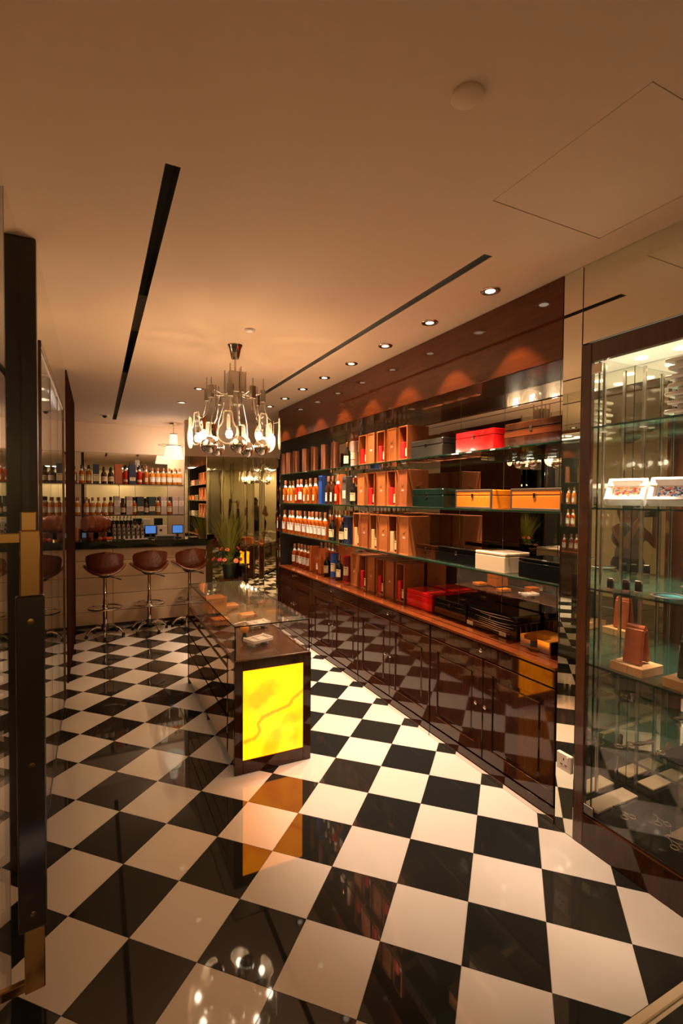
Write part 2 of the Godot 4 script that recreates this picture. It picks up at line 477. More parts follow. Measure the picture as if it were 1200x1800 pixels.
func cells(st: SurfaceTool, r: Array, holes: Array, y0: float, y1: float) -> void:
	var xs := [r[0], r[1]]; var zs := [r[2], r[3]]
	for h in holes:
		xs.append_array([h[0], h[1]]); zs.append_array([h[2], h[3]])
	xs.sort(); zs.sort()
	for i in xs.size() - 1:
		for j in zs.size() - 1:
			if xs[i + 1] - xs[i] < 1e-5 or zs[j + 1] - zs[j] < 1e-5: continue
			var c := Vector2((xs[i] + xs[i + 1]) / 2, (zs[j] + zs[j + 1]) / 2)
			var open := false
			for h in holes:
				if c.x > h[0] and c.x < h[1] and c.y > h[2] and c.y < h[3]: open = true
			if open: continue
			var s := span(xs[i], xs[i + 1], y0, y1, zs[j], zs[j + 1])
			add_box(st, s[0], s[1])

func build_ceiling() -> void:
	var hatch := [1.34, 1.94, -1.455, -0.855]
	var s1 := [0.214, 0.264, -7.93, -1.79]
	var s2 := [1.595, 1.645, -5.25, -1.78]
	var st := mb()
	cells(st, [-3.0, 5.0, -8.6, 4.6], [hatch, s1, s2], CEIL, CEIL + 0.004)
	var c := struct("ceiling", st.commit(), mats.paint, Vector3.ZERO, Basis.IDENTITY, "plain warm white plaster ceiling")
	var a := span(hatch[0] + 0.003, hatch[1] - 0.003, CEIL + 0.0005, CEIL + 0.05, hatch[2] + 0.003, hatch[3] - 0.003)
	part(c, "access_hatch", bx(a[1], 0.001), mats.paint, a[0], Basis.IDENTITY, "square flush access hatch")
	st = mb()
	cells(st, [-3.0, 5.0, -8.6, 4.6], [], CEIL + 0.40, CEIL + 0.46)
	part(c, "upper_deck", st.commit(), mats.concrete)
	for s in [s1, s2]:
		# unseen box shaped wide and deep above the slot, to keep the slot dark
		st = mb()
		var top := CEIL + 0.37; var low := CEIL + 0.0042; var g := 0.06
		for q in [span(s[0] - g - 0.002, s[0] - g, low, top, s[2] - g, s[3] + g), span(s[1] + g, s[1] + g + 0.002, low, top, s[2] - g, s[3] + g), span(s[0] - g, s[1] + g, low, top, s[2] - g - 0.002, s[2] - g), span(s[0] - g, s[1] + g, low, top, s[3] + g, s[3] + g + 0.002), span(s[0] - g - 0.002, s[1] + g + 0.002, top, top + 0.002, s[2] - g - 0.002, s[3] + g + 0.002)]:
			add_box(st, q[0], q[1])
		var sl := part(c, "slot_shade_box", st.commit(), mats.sheet_metal, Vector3.ZERO, Basis.IDENTITY, "long narrow air slot under an unseen box added to keep it dark")
		if s[0] < 1.0:
			for q in [[-3.90, -3.20], [-6.55, -5.22], [-7.92, -6.56]]:
				var e := span(s[0] - 0.02, s[1] + 0.02, CEIL + 0.075, CEIL + 0.078, q[0], q[1])
				part(sl, "blanking_plate", bx(e[1]), mats.blank_plate, e[0], Basis.IDENTITY, "brown-grey blanking plate inside the slot")

func mirror_panel(parent: Node, x: float, z0: float, z1: float, y0: float, y1: float, m: Material, t := 0.006) -> void:
	part(parent, "mirror_panel", bx(Vector3(t, y1 - y0 - 0.003, absf(z1 - z0) - 0.003), 0.001), m, Vector3(x, (y0 + y1) / 2, (z0 + z1) / 2))

func build_left_wall() -> void:
	var st := mb()
	for s in [span(-0.62, -0.56, 0, CEIL, -6.8, -0.95), span(-0.56, -0.299, 0, CEIL, -2.56, -0.95), span(-0.56, -0.241, 0, CEIL, -2.73, -2.60), span(-0.56, -0.241, 2.40, CEIL, -4.60, -2.73), span(-0.56, -0.241, 0, CEIL, -6.8, -4.60)]:
		add_box(st, s[0], s[1])
	var w := struct("wall_left", st.commit(), mats.seam, Vector3.ZERO, Basis.IDENTITY, "mirror-clad left wall of the shop")
	mirror_panel(w, -0.2945, -0.96, -2.555, 0.0, CEIL, mats.mirror_side)
	mirror_panel(w, XL - 0.003, -2.602, -2.735, 0.0, CEIL, mats.mirror_side)
	mirror_panel(w, XL - 0.003, -2.735, -3.66, 2.40, CEIL, mats.mirror_side)
	mirror_panel(w, XL - 0.003, -3.66, -5.02, 2.40, CEIL, mats.mirror_side)
	mirror_panel(w, XL - 0.003, -4.62, -5.02, 0.0, 2.40, mats.mirror_side)
	var a := span(-0.56, XL + 0.004, 0.0, CEIL - 0.002, -2.602, -2.56)
	struct("trim_2", bx(a[1], 0.003), mats.ebony, a[0], Basis.IDENTITY, "black wooden door jamb on the left wall")
	a = span(XL - 0.006, XL + 0.006, 0.0, CEIL - 0.002, -6.8, -5.03)
	struct("trim_3", bx(a[1], 0.003), mats.pilaster_wood, a[0], Basis.IDENTITY, "dark brown wooden pilaster panel at the end of the left wall")
	a = span(-0.56, -0.241, 0, CEIL - 0.002, -6.815, -6.802)
	struct("trim_5", bx(a[1]), mats.wall_paint, a[0], Basis.IDENTITY, "painted end of the left wall behind the bar")
	# shallow lit display recess in that wall
	var t := thing("wall_display_cabinet", "mirrored wall display recess with thin wooden frame in the left wall", "display cabinet", Vector3(XL, 0, -3.665))
	part(t, "back_mirror", bx(Vector3(0.006, 2.34, 1.86)), mats.mirror_side, Vector3(-0.16, 1.20, 0))
	part(t, "top_board", bx(Vector3(0.16, 0.012, 1.86)), mats.white_plastic, Vector3(-0.08, 2.365, 0))
	part(t, "bottom_board", bx(Vector3(0.16, 0.03, 1.86)), mats.ebony, Vector3(-0.08, 0.016, 0))
	for s in [-1, 1]:
		part(t, "frame_post", bx(Vector3(0.012, 2.38, 0.02), 0.002), mats.post_wood, Vector3(0.001, 1.20, s * 0.925))
	part(t, "frame_rail", bx(Vector3(0.012, 0.03, 1.87), 0.002), mats.post_wood, Vector3(0.001, 2.385, 0))
	for q in 3:
		var pz := -0.61 + 0.61 * q
		part(t, "glass_door", bx(Vector3(0.006, 2.32, 0.60)), mats.glass, Vector3(-0.004, 1.20, pz))
		if q < 2: part(t, "glass_joint", bx(Vector3(0.007, 2.32, 0.008)), mats.case_edge, Vector3(-0.004, 1.20, pz + 0.305))
	part(t, "strip_lamp", bx(Vector3(0.025, 0.01, 0.80), 0.002), mats.strip_lamp, Vector3(-0.03, 2.352, -0.47))
	for q in 4:
		part(t, "lamp_disc", lathe("vl_disc", [Vector2(0.0, -0.006), Vector2(0.03, -0.006), Vector2(0.03, 0), Vector2(0, 0)], 16), mats.lamp_disc, Vector3(-0.09, 2.358, 0.75 - q * 0.4))
		spot(t, Vector3(-0.09, 2.33, 0.75 - q * 0.4), 0.25, WARM_WHITE, 50.0)

func build_right_wall() -> void:
	var st := mb()
	for s in [span(2.50, 2.62, 0, CEIL, -7.25, -0.95), span(2.112, 2.50, 0, CEIL, -1.763, -1.668), span(2.112, 2.50, 2.42, CEIL, -1.66, -0.95), span(2.112, 2.50, 0, 2.42, -1.02, -0.95), span(2.12, 2.50, 2.40, CEIL, -6.05, -1.77), span(2.112, 2.50, 0, CEIL, -6.12, -6.05)]:
		add_box(st, s[0], s[1])
	var w := struct("wall_right", st.commit(), mats.seam, Vector3.ZERO, Basis.IDENTITY, "right wall of the shop behind the shelving")
	mirror_panel(w, XR + 0.006, -1.765, -1.656, 0.0, CEIL, mats.mirror_side, 0.010)
	mirror_panel(w, XR + 0.006, -1.654, -0.955, 2.415, CEIL, mats.mirror_side, 0.010)
	mirror_panel(w, XR + 0.006, -6.115, -6.055, 0.0, 2.38, mats.mirror_side, 0.010)
	part(w, "mirror_panel", bx(Vector3(0.38, 2.37, 0.006), 0.001), mats.mirror_side, Vector3(2.306, 1.19, -6.124))
	# glossy brown band above the shelves
	var a := span(XR, XR + 0.018, 2.38, CEIL - 0.001, -6.05, -1.768)
	struct("trim_4", bx(a[1], 0.003), mats.band_lacquer, a[0], Basis.IDENTITY, "glossy red-brown wooden band above the mirrored shelves")
	# socket on the mirror strip
	var t := thing("wall_socket", "white square wall socket on the mirror strip near the floor", "socket", Vector3(XR, 0.357, -1.708))
	part(t, "plate", bx(Vector3(0.010, 0.086, 0.086), 0.003), mats.white_plastic, Vector3(-0.004, 0, 0))
	for p in [[0.016, 0.0, 0.012, 0.005], [-0.012, -0.013, 0.005, 0.012], [-0.012, 0.013, 0.005, 0.012]]:
		part(t, "pin_hole", bx(Vector3(0.002, p[2], p[3])), mats.black_plastic, Vector3(-0.0092, p[0], p[1]))
	part(t, "switch", bx(Vector3(0.004, 0.016, 0.010), 0.001), mats.white_plastic, Vector3(-0.0105, 0.027, 0.024))

func build_back_walls() -> void:
	var st := mb()
	var a := span(-1.7, 1.95, 0, CEIL, -8.60, -8.47); add_box(st, a[0], a[1])
	a = span(-1.7, 1.85, 2.35, CEIL, -8.47, -8.42); add_box(st, a[0], a[1])
	var w := struct("wall_back", st.commit(), mats.wall_paint, Vector3.ZERO, Basis.IDENTITY, "plain warm wall above the mirrored bar shelves")
	for x in [-1.6, -0.9, -0.30, 0.32, 0.55, 1.29]:
		var x1: float = {-1.6: -0.9, -0.9: -0.30, -0.30: 0.32, 0.32: 0.55, 0.55: 1.29, 1.29: 1.74}[x]
		part(w, "mirror_panel", bx(Vector3(x1 - x - 0.004, 1.45, 0.006), 0.001), mats.mirror, Vector3((x + x1) / 2, 1.62, -8.466))
	a = span(-1.7, -1.6, 0, CEIL, -8.47, -6.8); st = mb(); add_box(st, a[0], a[1])
	a = span(-1.6, -0.62, 0, CEIL, -6.8, -6.7); add_box(st, a[0], a[1])
	struct("wall_bar_side", st.commit(), mats.wall_paint, Vector3.ZERO, Basis.IDENTITY, "plain wall beside the bar")
	# slanting mirror screen to the right of the bar
	var p0 := Vector2(1.462, -7.455); var dirv := Vector2(0.9593, 0.2825)
	var ang := -atan2(dirv.y, dirv.x)
	var ln := 1.12
	var bs := Basis(Vector3.UP, ang)
	var mid := p0 + dirv * ln / 2
	st = mb()
	var nb := Vector2(dirv.y, -dirv.x)  # away from the room
	var c := mid + nb * 0.05
	add_box(st, Vector3(c.x, CEIL / 2, c.y), Vector3(ln, CEIL, 0.09), 0, bs)
	var c2 := mid - nb * 0.001
	add_box(st, Vector3(c2.x, (CEIL + 2.28) / 2, c2.y), Vector3(ln, CEIL - 2.28, 0.02), 0, bs)
	a = span(1.76, 1.86, 0, CEIL, -8.47, -7.47); add_box(st, a[0], a[1])
	var sw := struct("wall_screen", st.commit(), mats.wall_paint, Vector3.ZERO, Basis.IDENTITY, "slanting mirrored screen wall beside the bar")
	st = mb()
	a = span(1.15, 1.46, 2.28, CEIL, -7.56, -7.462); add_box(st, a[0], a[1])
	a = span(1.15, 1.46, 0.0, 2.28, -7.56, -7.472); add_box(st, a[0], a[1])
	var pier := struct("wall_pier", st.commit(), mats.wall_paint, Vector3.ZERO, Basis.IDENTITY, "narrow mirror-faced pier at the end of the bar")
	for q in [[1.15, 1.212], [1.212, 1.46]]:
		part(pier, "mirror_panel", bx(Vector3(q[1] - q[0] - 0.003, 2.27, 0.006), 0.001), mats.mirror, Vector3((q[0] + q[1]) / 2, 1.14, -7.467))
	var cuts := [0.0, 0.574, 0.685, 0.762, 0.838, 1.10]
	var twist := [-0.016, -0.034, -0.020, -0.052, -0.030]
	for k in 5:
		var m2: Vector2 = p0 + dirv * (cuts[k] + cuts[k + 1]) / 2 - nb * 0.004
		part(sw, "mirror_panel", bx(Vector3(cuts[k + 1] - cuts[k] - 0.004, 2.27, 0.006), 0.001), mats.mirror_aged, Vector3(m2.x, 1.145, m2.y), Basis(Vector3.UP, ang + twist[k]))

func build_mall() -> void:
	var st := mb()
	var a := span(-3.0, 5.0, -0.10, -0.006, -0.955, 4.6); add_box(st, a[0], a[1])
	a = span(-3.0, -0.62, -0.10, -0.006, -1.10, -0.955); add_box(st, a[0], a[1])
	var f := struct("floor_mall", st.commit(), mats.stone_strip, Vector3.ZERO, Basis.IDENTITY, "dark tiled floor outside the shop with beige joints")
	for i in 10:
		for j in 7:
			part(f, "dark_tile", bx(Vector3(0.765, 0.006, 0.765), 0.001), mats.mall_tile, Vector3(-2.58 + i * 0.79, -0.003, -0.555 + j * 0.79))
	st = mb()
	for s in [span(-3.1, -3.0, 0, CEIL, -1.0, 4.6), span(5.0, 5.1, 0, CEIL, -1.0, 4.6), span(-3.0, 5.0, 0, CEIL, 4.6, 4.7)]:
		add_box(st, s[0], s[1])
	struct("wall_mall", st.commit(), mats.mall_wall, Vector3.ZERO, Basis.IDENTITY, "pale yellow wall across the passage outside")
	st = mb()
	for s in [span(-3.0, -0.30, 0, CEIL, -0.95, -0.85), span(2.112, 5.0, 0, CEIL, -0.95, -0.85)]:
		add_box(st, s[0], s[1])
	struct("wall_front", st.commit(), mats.wall_paint, Vector3.ZERO, Basis.IDENTITY, "shop front wall either side of the entrance")

# ---------------------------------------------------------------- right wall shelving
const ORD := ["first", "second", "third", "fourth", "fifth", "sixth", "seventh", "eighth", "ninth", "tenth", "eleventh", "twelfth", "thirteenth"]
const NEAR := -1.768
const FAR := -6.048

func build_niche() -> void:
	var w: Node = get_node("wall_right")
	var zs := [-1.770, -2.10, -2.55, -3.00, -3.50, -4.00, -4.60, -5.30, -6.046]
	for k in zs.size() - 1:
		mirror_panel(w, 2.488, zs[k], zs[k + 1], 0.816, 2.398, mats.mirror)
	var a := span(2.12, 2.484, 2.384, 2.396, FAR, NEAR)
	part(w, "soffit_board", bx(a[1]), mats.post_wood, a[0])
	# glass shelves
	var words := ["top", "middle", "lowest"]
	var k := 0
	for y in [1.972, 1.612, 1.238]:
		var t := thing("glass_shelf", "long %s glass shelf across the mirrored right wall" % words[k], "shelf", Vector3(0, y, (NEAR + FAR) / 2))
		a = span(XR + 0.008, 2.484, -0.012, 0.0, NEAR - 0.002, FAR + 0.002)
		part(t, "glass_plate", bx(a[1]), mats.shelf_glass, Vector3(a[0].x, a[0].y, 0))
		part(t, "front_edge", bx(Vector3(0.008, 0.012, a[1].z), 0.002), mats.glass_edge, Vector3(XR + 0.004, -0.006, 0), Basis.IDENTITY, "green polished glass edge")
		for z in [-1.2, 0.0, 1.2]:
			part(t, "bracket", bx(Vector3(0.06, 0.012, 0.012), 0.002), mats.chrome, Vector3(2.452, -0.0185, z))
		k += 1
	# worktop
	a = span(XR - 0.006, 2.484, 0.793, 0.815, FAR, NEAR)
	single("worktop", bx(a[1], 0.004), mats.counter_wood, "long glossy reddish wooden worktop above the dark cabinets", "worktop", a[0])
	# four base cabinets
	var words2 := ["next to the mirror strip, below the striped box", "below the tall cedar bottle boxes", "below the blue and red canisters", "farthest down the shop, next to the slanting mirror"]
	for u in 4:
		var z0 := NEAR - 1.07 * u; var zc := z0 - 0.535
		var t := thing("base_cabinet", "dark lacquered base cabinet " + words2[u], "cabinet", Vector3(XR, 0, zc), 0, "base cabinets along the right wall")
		part(t, "body", bx(Vector3(0.36, 0.70, 1.064), 0.002), mats.lacquer, Vector3(0.204, 0.43, 0))
		part(t, "plinth", bx(Vector3(0.35, 0.078, 1.064), 0.002), mats.satin if false else mats.lacquer, Vector3(0.181, 0.04, 0))
		part(t, "kick_strip", bx(Vector3(0.006, 0.024, 1.062), 0.001), mats.chrome, Vector3(0.003, 0.013, 0))
		var dr := part(t, "drawer", bx(Vector3(0.020, 0.085, 1.056), 0.003), mats.lacquer, Vector3(0.012, 0.744, 0))
		part(dr, "knob", knob_mesh(), mats.chrome, Vector3(-0.010, 0.012, 0))
		for s in [-1, 1]:
			var d := part(t, "door", door_mesh(0.524, 0.605), mats.lacquer, Vector3(0.012, 0.394, s * 0.2655))
			part(d, "knob", knob_mesh(), mats.chrome, Vector3(-0.010, 0.03, -s * 0.225))

func knob_mesh() -> Mesh:
	if not meshes.has("knob"):
		var st := mb()
		add_lathe(st, [Vector2(0.0045, 0.0), Vector2(0.0045, 0.012), Vector2(0.011, 0.016), Vector2(0.012, 0.022), Vector2(0.008, 0.026), Vector2(0.0, 0.027)], Vector3.ZERO, 14, Basis(Vector3(0, 0, 1), PI / 2))
		meshes["knob"] = st.commit()
	return meshes["knob"]

func door_mesh(w: float, h: float) -> Mesh:
	# a door leaf facing -x: frame, groove and raised field
	var key := "door%.3f" % w
	if meshes.has(key): return meshes[key]
	var st := mb()
	var r := 0.075
	add_box(st, Vector3(0.004, 0, 0), Vector3(0.012, h, w), 0.002)
	for s in [-1, 1]:
		add_box(st, Vector3(-0.003, s * (h / 2 - r / 2), 0), Vector3(0.016, r, w), 0.003)
		add_box(st, Vector3(-0.003, 0, s * (w / 2 - r / 2)), Vector3(0.0158, h - 2 * r + 0.004, r), 0.003)
	add_box(st, Vector3(-0.002, 0, 0), Vector3(0.014, h - 2 * r - 0.05, w - 2 * r - 0.05), 0.006)
	meshes[key] = st.commit()
	return meshes[key]

func build_right_cabinet() -> void:
	var z0 := -1.655; var z1 := -1.022; var zc := (z0 + z1) / 2; var ln := z1 - z0
	var t := thing("display_cabinet", "tall wood-framed glass display cabinet beside the entrance", "display cabinet", Vector3(XR, 0, zc))
	part(t, "frame_post", bx(Vector3(0.03, 2.41, 0.052), 0.003), mats.post_wood, Vector3(0.012, 1.205, -ln / 2 + 0.027))
	part(t, "frame_post", bx(Vector3(0.03, 2.41, 0.052), 0.003), mats.post_wood, Vector3(0.012, 1.205, ln / 2 - 0.027))
	part(t, "top_rail", bx(Vector3(0.03, 0.09, ln - 0.108), 0.003), mats.post_wood, Vector3(0.012, 2.365, 0))
	part(t, "plinth", bx(Vector3(0.03, 0.155, ln - 0.108), 0.003), mats.lacquer, Vector3(0.012, 0.0785, 0))
	part(t, "back_mirror", bx(Vector3(0.006, 2.40, ln - 0.01)), mats.mirror, Vector3(0.394, 1.205, 0))
	part(t, "side_mirror", bx(Vector3(0.36, 2.40, 0.005)), mats.mirror, Vector3(0.208, 1.205, -ln / 2 + 0.004))
	part(t, "side_board", bx(Vector3(0.36, 2.40, 0.005)), mats.white_plastic, Vector3(0.208, 1.205, ln / 2 - 0.004))
	part(t, "added_glow_board", bx(Vector3(0.35, 0.02, ln - 0.02)), mats.added_glow_panel, Vector3(0.205, 2.372, 0), Basis.IDENTITY, "white top board of the cabinet with an added glow")  # top board given its own glow, in place of light spilling onto it
	part(t, "base_board", bx(Vector3(0.355, 0.02, ln - 0.02)), mats.black_lacquer, Vector3(0.205, 0.165, 0))
	part(t, "glass_door", bx(Vector3(0.006, 2.15, ln - 0.108)), mats.glass, Vector3(0.008, 1.239, 0))
	part(t, "door_edge", bx(Vector3(0.007, 2.15, 0.005)), mats.glass_edge, Vector3(0.008, 1.239, -ln / 2 + 0.09))
	part(t, "hinge", bx(Vector3(0.012, 0.045, 0.05), 0.002), mats.satin, Vector3(0.001, 2.285, -ln / 2 + 0.084))
	part(t, "hinge", bx(Vector3(0.012, 0.045, 0.05), 0.002), mats.satin, Vector3(0.001, 0.19, -ln / 2 + 0.084))
	for x in [0.05, 0.16]:
		part(t, "shelf_rail", bx(Vector3(0.012, 2.18, 0.006), 0.001), mats.satin, Vector3(x, 1.26, -ln / 2 + 0.011))
	part(t, "shelf_rail", bx(Vector3(0.006, 2.18, 0.014), 0.001), mats.satin, Vector3(0.387, 1.26, -ln / 2 + 0.06))
	for y in [2.02, 1.635, 1.250, 0.885, 0.52]:
		var s := part(t, "glass_shelf", bx(Vector3(0.365, 0.009, ln - 0.03)), mats.shelf_glass, Vector3(0.205, y - 0.005, 0))
		part(s, "front_edge", bx(Vector3(0.004, 0.009, ln - 0.03)), mats.glass_edge, Vector3(-0.1845, 0, 0))
	for z in [-0.20, -0.02, 0.16]:
		for x in [0.10, 0.27]:
			part(t, "lamp_disc", lathe("vc_disc", [Vector2(0.0, -0.005), Vector2(0.026, -0.005), Vector2(0.026, 0), Vector2(0, 0)], 16), mats.lamp_disc, Vector3(x, 2.361, z))
		spot(t, Vector3(0.15, 2.335, z), 5.0, WARM_WHITE, 20.0, 0.8, 0.03)

# ---------------------------------------------------------------- onyx showcase
func build_showcase() -> void:
	var x0 := 0.733; var x1 := 1.226; var z0 := -2.91; var z1 := -4.60
	var xc := (x0 + x1) / 2; var zc := (z0 + z1) / 2; var w := x1 - x0; var ln := z0 - z1
	var t := thing("glass_showcase", "long low showcase with glass top and glowing yellow onyx end panel", "showcase", Vector3(xc, 0, zc))
	part(t, "body", bx(Vector3(w - 0.034, 0.63, ln - 0.05), 0.002), mats.lacquer, Vector3(0, 0.365, 0))
	part(t, "deck", bx(Vector3(w, 0.012, ln - 0.03), 0.002), mats.post_wood, Vector3(0, 0.686, 0))
	var fz := ln / 2
	for e in [1, -1]:
		var fr := mb()
		var oy := 0.355; var ow := 0.388; var oh := 0.545
		if e < 0:
			oy = 0.40; ow = 0.10; oh = 0.36
		for s in [-1, 1]:
			add_box(fr, Vector3(s * (ow / 2 + (w - ow) / 4), 0.345, 0), Vector3((w - ow) / 2, 0.69, 0.024), 0.002)
		add_box(fr, Vector3(0, (0.69 + oy + oh / 2) / 2, 0), Vector3(ow, 0.69 - oy - oh / 2, 0.0235), 0.002)
		add_box(fr, Vector3(0, (oy - oh / 2) / 2, 0), Vector3(ow, oy - oh / 2, 0.0235), 0.002)
		part(t, "end_frame", fr.commit(), mats.lacquer, Vector3(0, 0, e * (fz - 0.012)))
		var st := mb()
		var h := Vector2(ow / 2 - 0.0005, oh / 2 - 0.0005)
		var p := [Vector3(-h.x, h.y, 0.004), Vector3(h.x, h.y, 0.004), Vector3(h.x, -h.y, 0.004), Vector3(-h.x, -h.y, 0.004)]
		var uv := [Vector2(0, 0), Vector2(1, 0), Vector2(1, 1), Vector2(0, 1)]
		for k in [0, 1, 2, 0, 2, 3]:
			st.set_uv(uv[k]); st.set_normal(Vector3(0, 0, 1)); st.add_vertex(p[k])
		st.set_uv(Vector2(0.5, 0.2))
		add_box(st, Vector3(0, 0, -0.001), Vector3(ow - 0.001, oh - 0.001, 0.009))
		part(t, "onyx_light_panel", st.commit(), onyx(), Vector3(0, oy, e * (fz - 0.010)), Basis.IDENTITY if e > 0 else Basis(Vector3.UP, PI), "glowing yellow onyx slab with amber veins")
	var l := AreaLight3D.new(); l.name = "area_light"; t.add_child(l)
	l.area_size = Vector2(0.38, 0.53); l.light_energy = 0.05; l.light_color = lin(1.0, 0.235, 0.003); l.shadow_enabled = true
	l.position = Vector3(0, 0.355, fz + 0.004); l.basis = Basis.looking_at(Vector3(0, 0, 1))
	# bronze mirror drawers along both sides
	for s in [-1, 1]:
		for c in 2:
			var cz := [fz - 0.18 - 0.365, -fz + 0.055 + 0.40][c] as float
			var cl := [0.70, 0.80][c] as float
			for r in [[0.055, 0.285], [0.297, 0.445], [0.457, 0.598], [0.622, 0.678]]:
				part(t, "drawer_front", bx(Vector3(0.016, r[1] - r[0], cl), 0.002), mats.bronze_mirror, Vector3(s * (w / 2 - 0.009), (r[0] + r[1]) / 2, cz))
		part(t, "corner_panel", bx(Vector3(0.016, 0.62, 0.14), 0.002), mats.bronze_mirror, Vector3(s * (w / 2 - 0.009), 0.367, fz - 0.10))
		for z in [fz - 0.85, -fz + 0.03]:
			part(t, "foot", bx(Vector3(0.03, 0.05, 0.03), 0.003), mats.black_plastic, Vector3(s * (w / 2 - 0.02), 0.026, z))
	# glass hood
	var y0 := 0.692; var y1 := 0.90
	var g := 0.006
	part(t, "glass_top", bx(Vector3(w - 0.012, g, ln - 0.05)), mats.glass, Vector3(-0.001, y1 - g / 2, 0.005))
	for s in [-1, 1]:
		part(t, "side_glass", bx(Vector3(g, y1 - y0 - g, ln - 0.05)), mats.glass, Vector3(s * (w / 2 - 0.009), (y0 + y1 - g) / 2, 0.005))
		part(t, "end_glass", bx(Vector3(w - 0.03, y1 - y0 - g, g)), mats.glass, Vector3(0, (y0 + y1 - g) / 2, s * (fz - 0.023) + 0.003))
		for e in [-1, 1]:
			part(t, "corner_edge", bx(Vector3(0.006, y1 - y0, 0.006), 0.001), mats.case_edge, Vector3(s * (w / 2 - 0.007), (y0 + y1) / 2, e * (fz - 0.021) + 0.003))
		part(t, "top_edge", bx(Vector3(0.004, 0.007, ln - 0.05), 0.001), mats.case_edge, Vector3(s * (w / 2 - 0.004), y1 - 0.003, 0.005))
		part(t, "top_edge", bx(Vector3(w - 0.012, 0.007, 0.004), 0.001), mats.case_edge, Vector3(0, y1 - 0.003, s * (fz - 0.019) + 0.004))
		part(t, "deck_bead", bx(Vector3(0.010, 0.006, ln - 0.06), 0.002), mats.chrome, Vector3(s * (w / 2 - 0.02), y0 + 0.003, 0.004))

func onyx() -> StandardMaterial3D:
	if mats.has("onyx"): return mats["onyx"]
	var n := FastNoiseLite.new(); n.seed = 41; n.frequency = 0.011; n.fractal_octaves = 4
	var n2 := FastNoiseLite.new(); n2.seed = 8; n2.frequency = 0.006; n2.fractal_octaves = 3
	var im := Image.create(192, 272, false, Image.FORMAT_RGB8)
	# amber veins: a hook low down, a long rise to the right, cloudy patches between
	var path := [Vector2(0.05, 0.80), Vector2(0.18, 0.78), Vector2(0.26, 0.70), Vector2(0.24, 0.60), Vector2(0.34, 0.545), Vector2(0.55, 0.52), Vector2(0.72, 0.485), Vector2(0.80, 0.41), Vector2(0.90, 0.36), Vector2(1.0, 0.31)]
	for y in 272:
		for x in 192:
			var u := Vector2(x / 192.0, y / 272.0)
			var wv := u + Vector2(n.get_noise_2d(x, y), n.get_noise_2d(x + 400, y)) * 0.05
			var d := 9.0
			for k in path.size() - 1:
				d = minf(d, wv.distance_to(Geometry2D.get_closest_point_to_segment(wv, path[k], path[k + 1])))
			var v := exp(-d * d / 0.0006) * 0.8 + clampf(n2.get_noise_2d(x * 1.0, y * 1.0) * 1.2 - 0.05, 0.0, 0.5)
			v += clampf(1.0 - Vector2(u.x - 0.86, (u.y - 0.86) * 0.9).length() / 0.20, 0.0, 1.0) * (0.35 + n.get_noise_2d(x * 3, y * 3) * 0.3)
			v += clampf(n.get_noise_2d(x * 4.0, y * 4.0), 0.0, 1.0) * 0.12
			im.set_pixel(x, y, lin(1.0, 0.255, 0.002).lerp(lin(0.70, 0.100, 0.002), clampf(v * 0.95, 0.0, 1.0)))
	var tex := ImageTexture.create_from_image(im)
	var m := mat("onyx", Color(1, 0.9, 0.5), 0.2)
	m.albedo_texture = tex
	m.emission_enabled = true; m.emission = Color.BLACK; m.emission_texture = tex; m.emission_energy_multiplier = 3.9
	m.emission_operator = BaseMaterial3D.EMISSION_OP_ADD
	return m

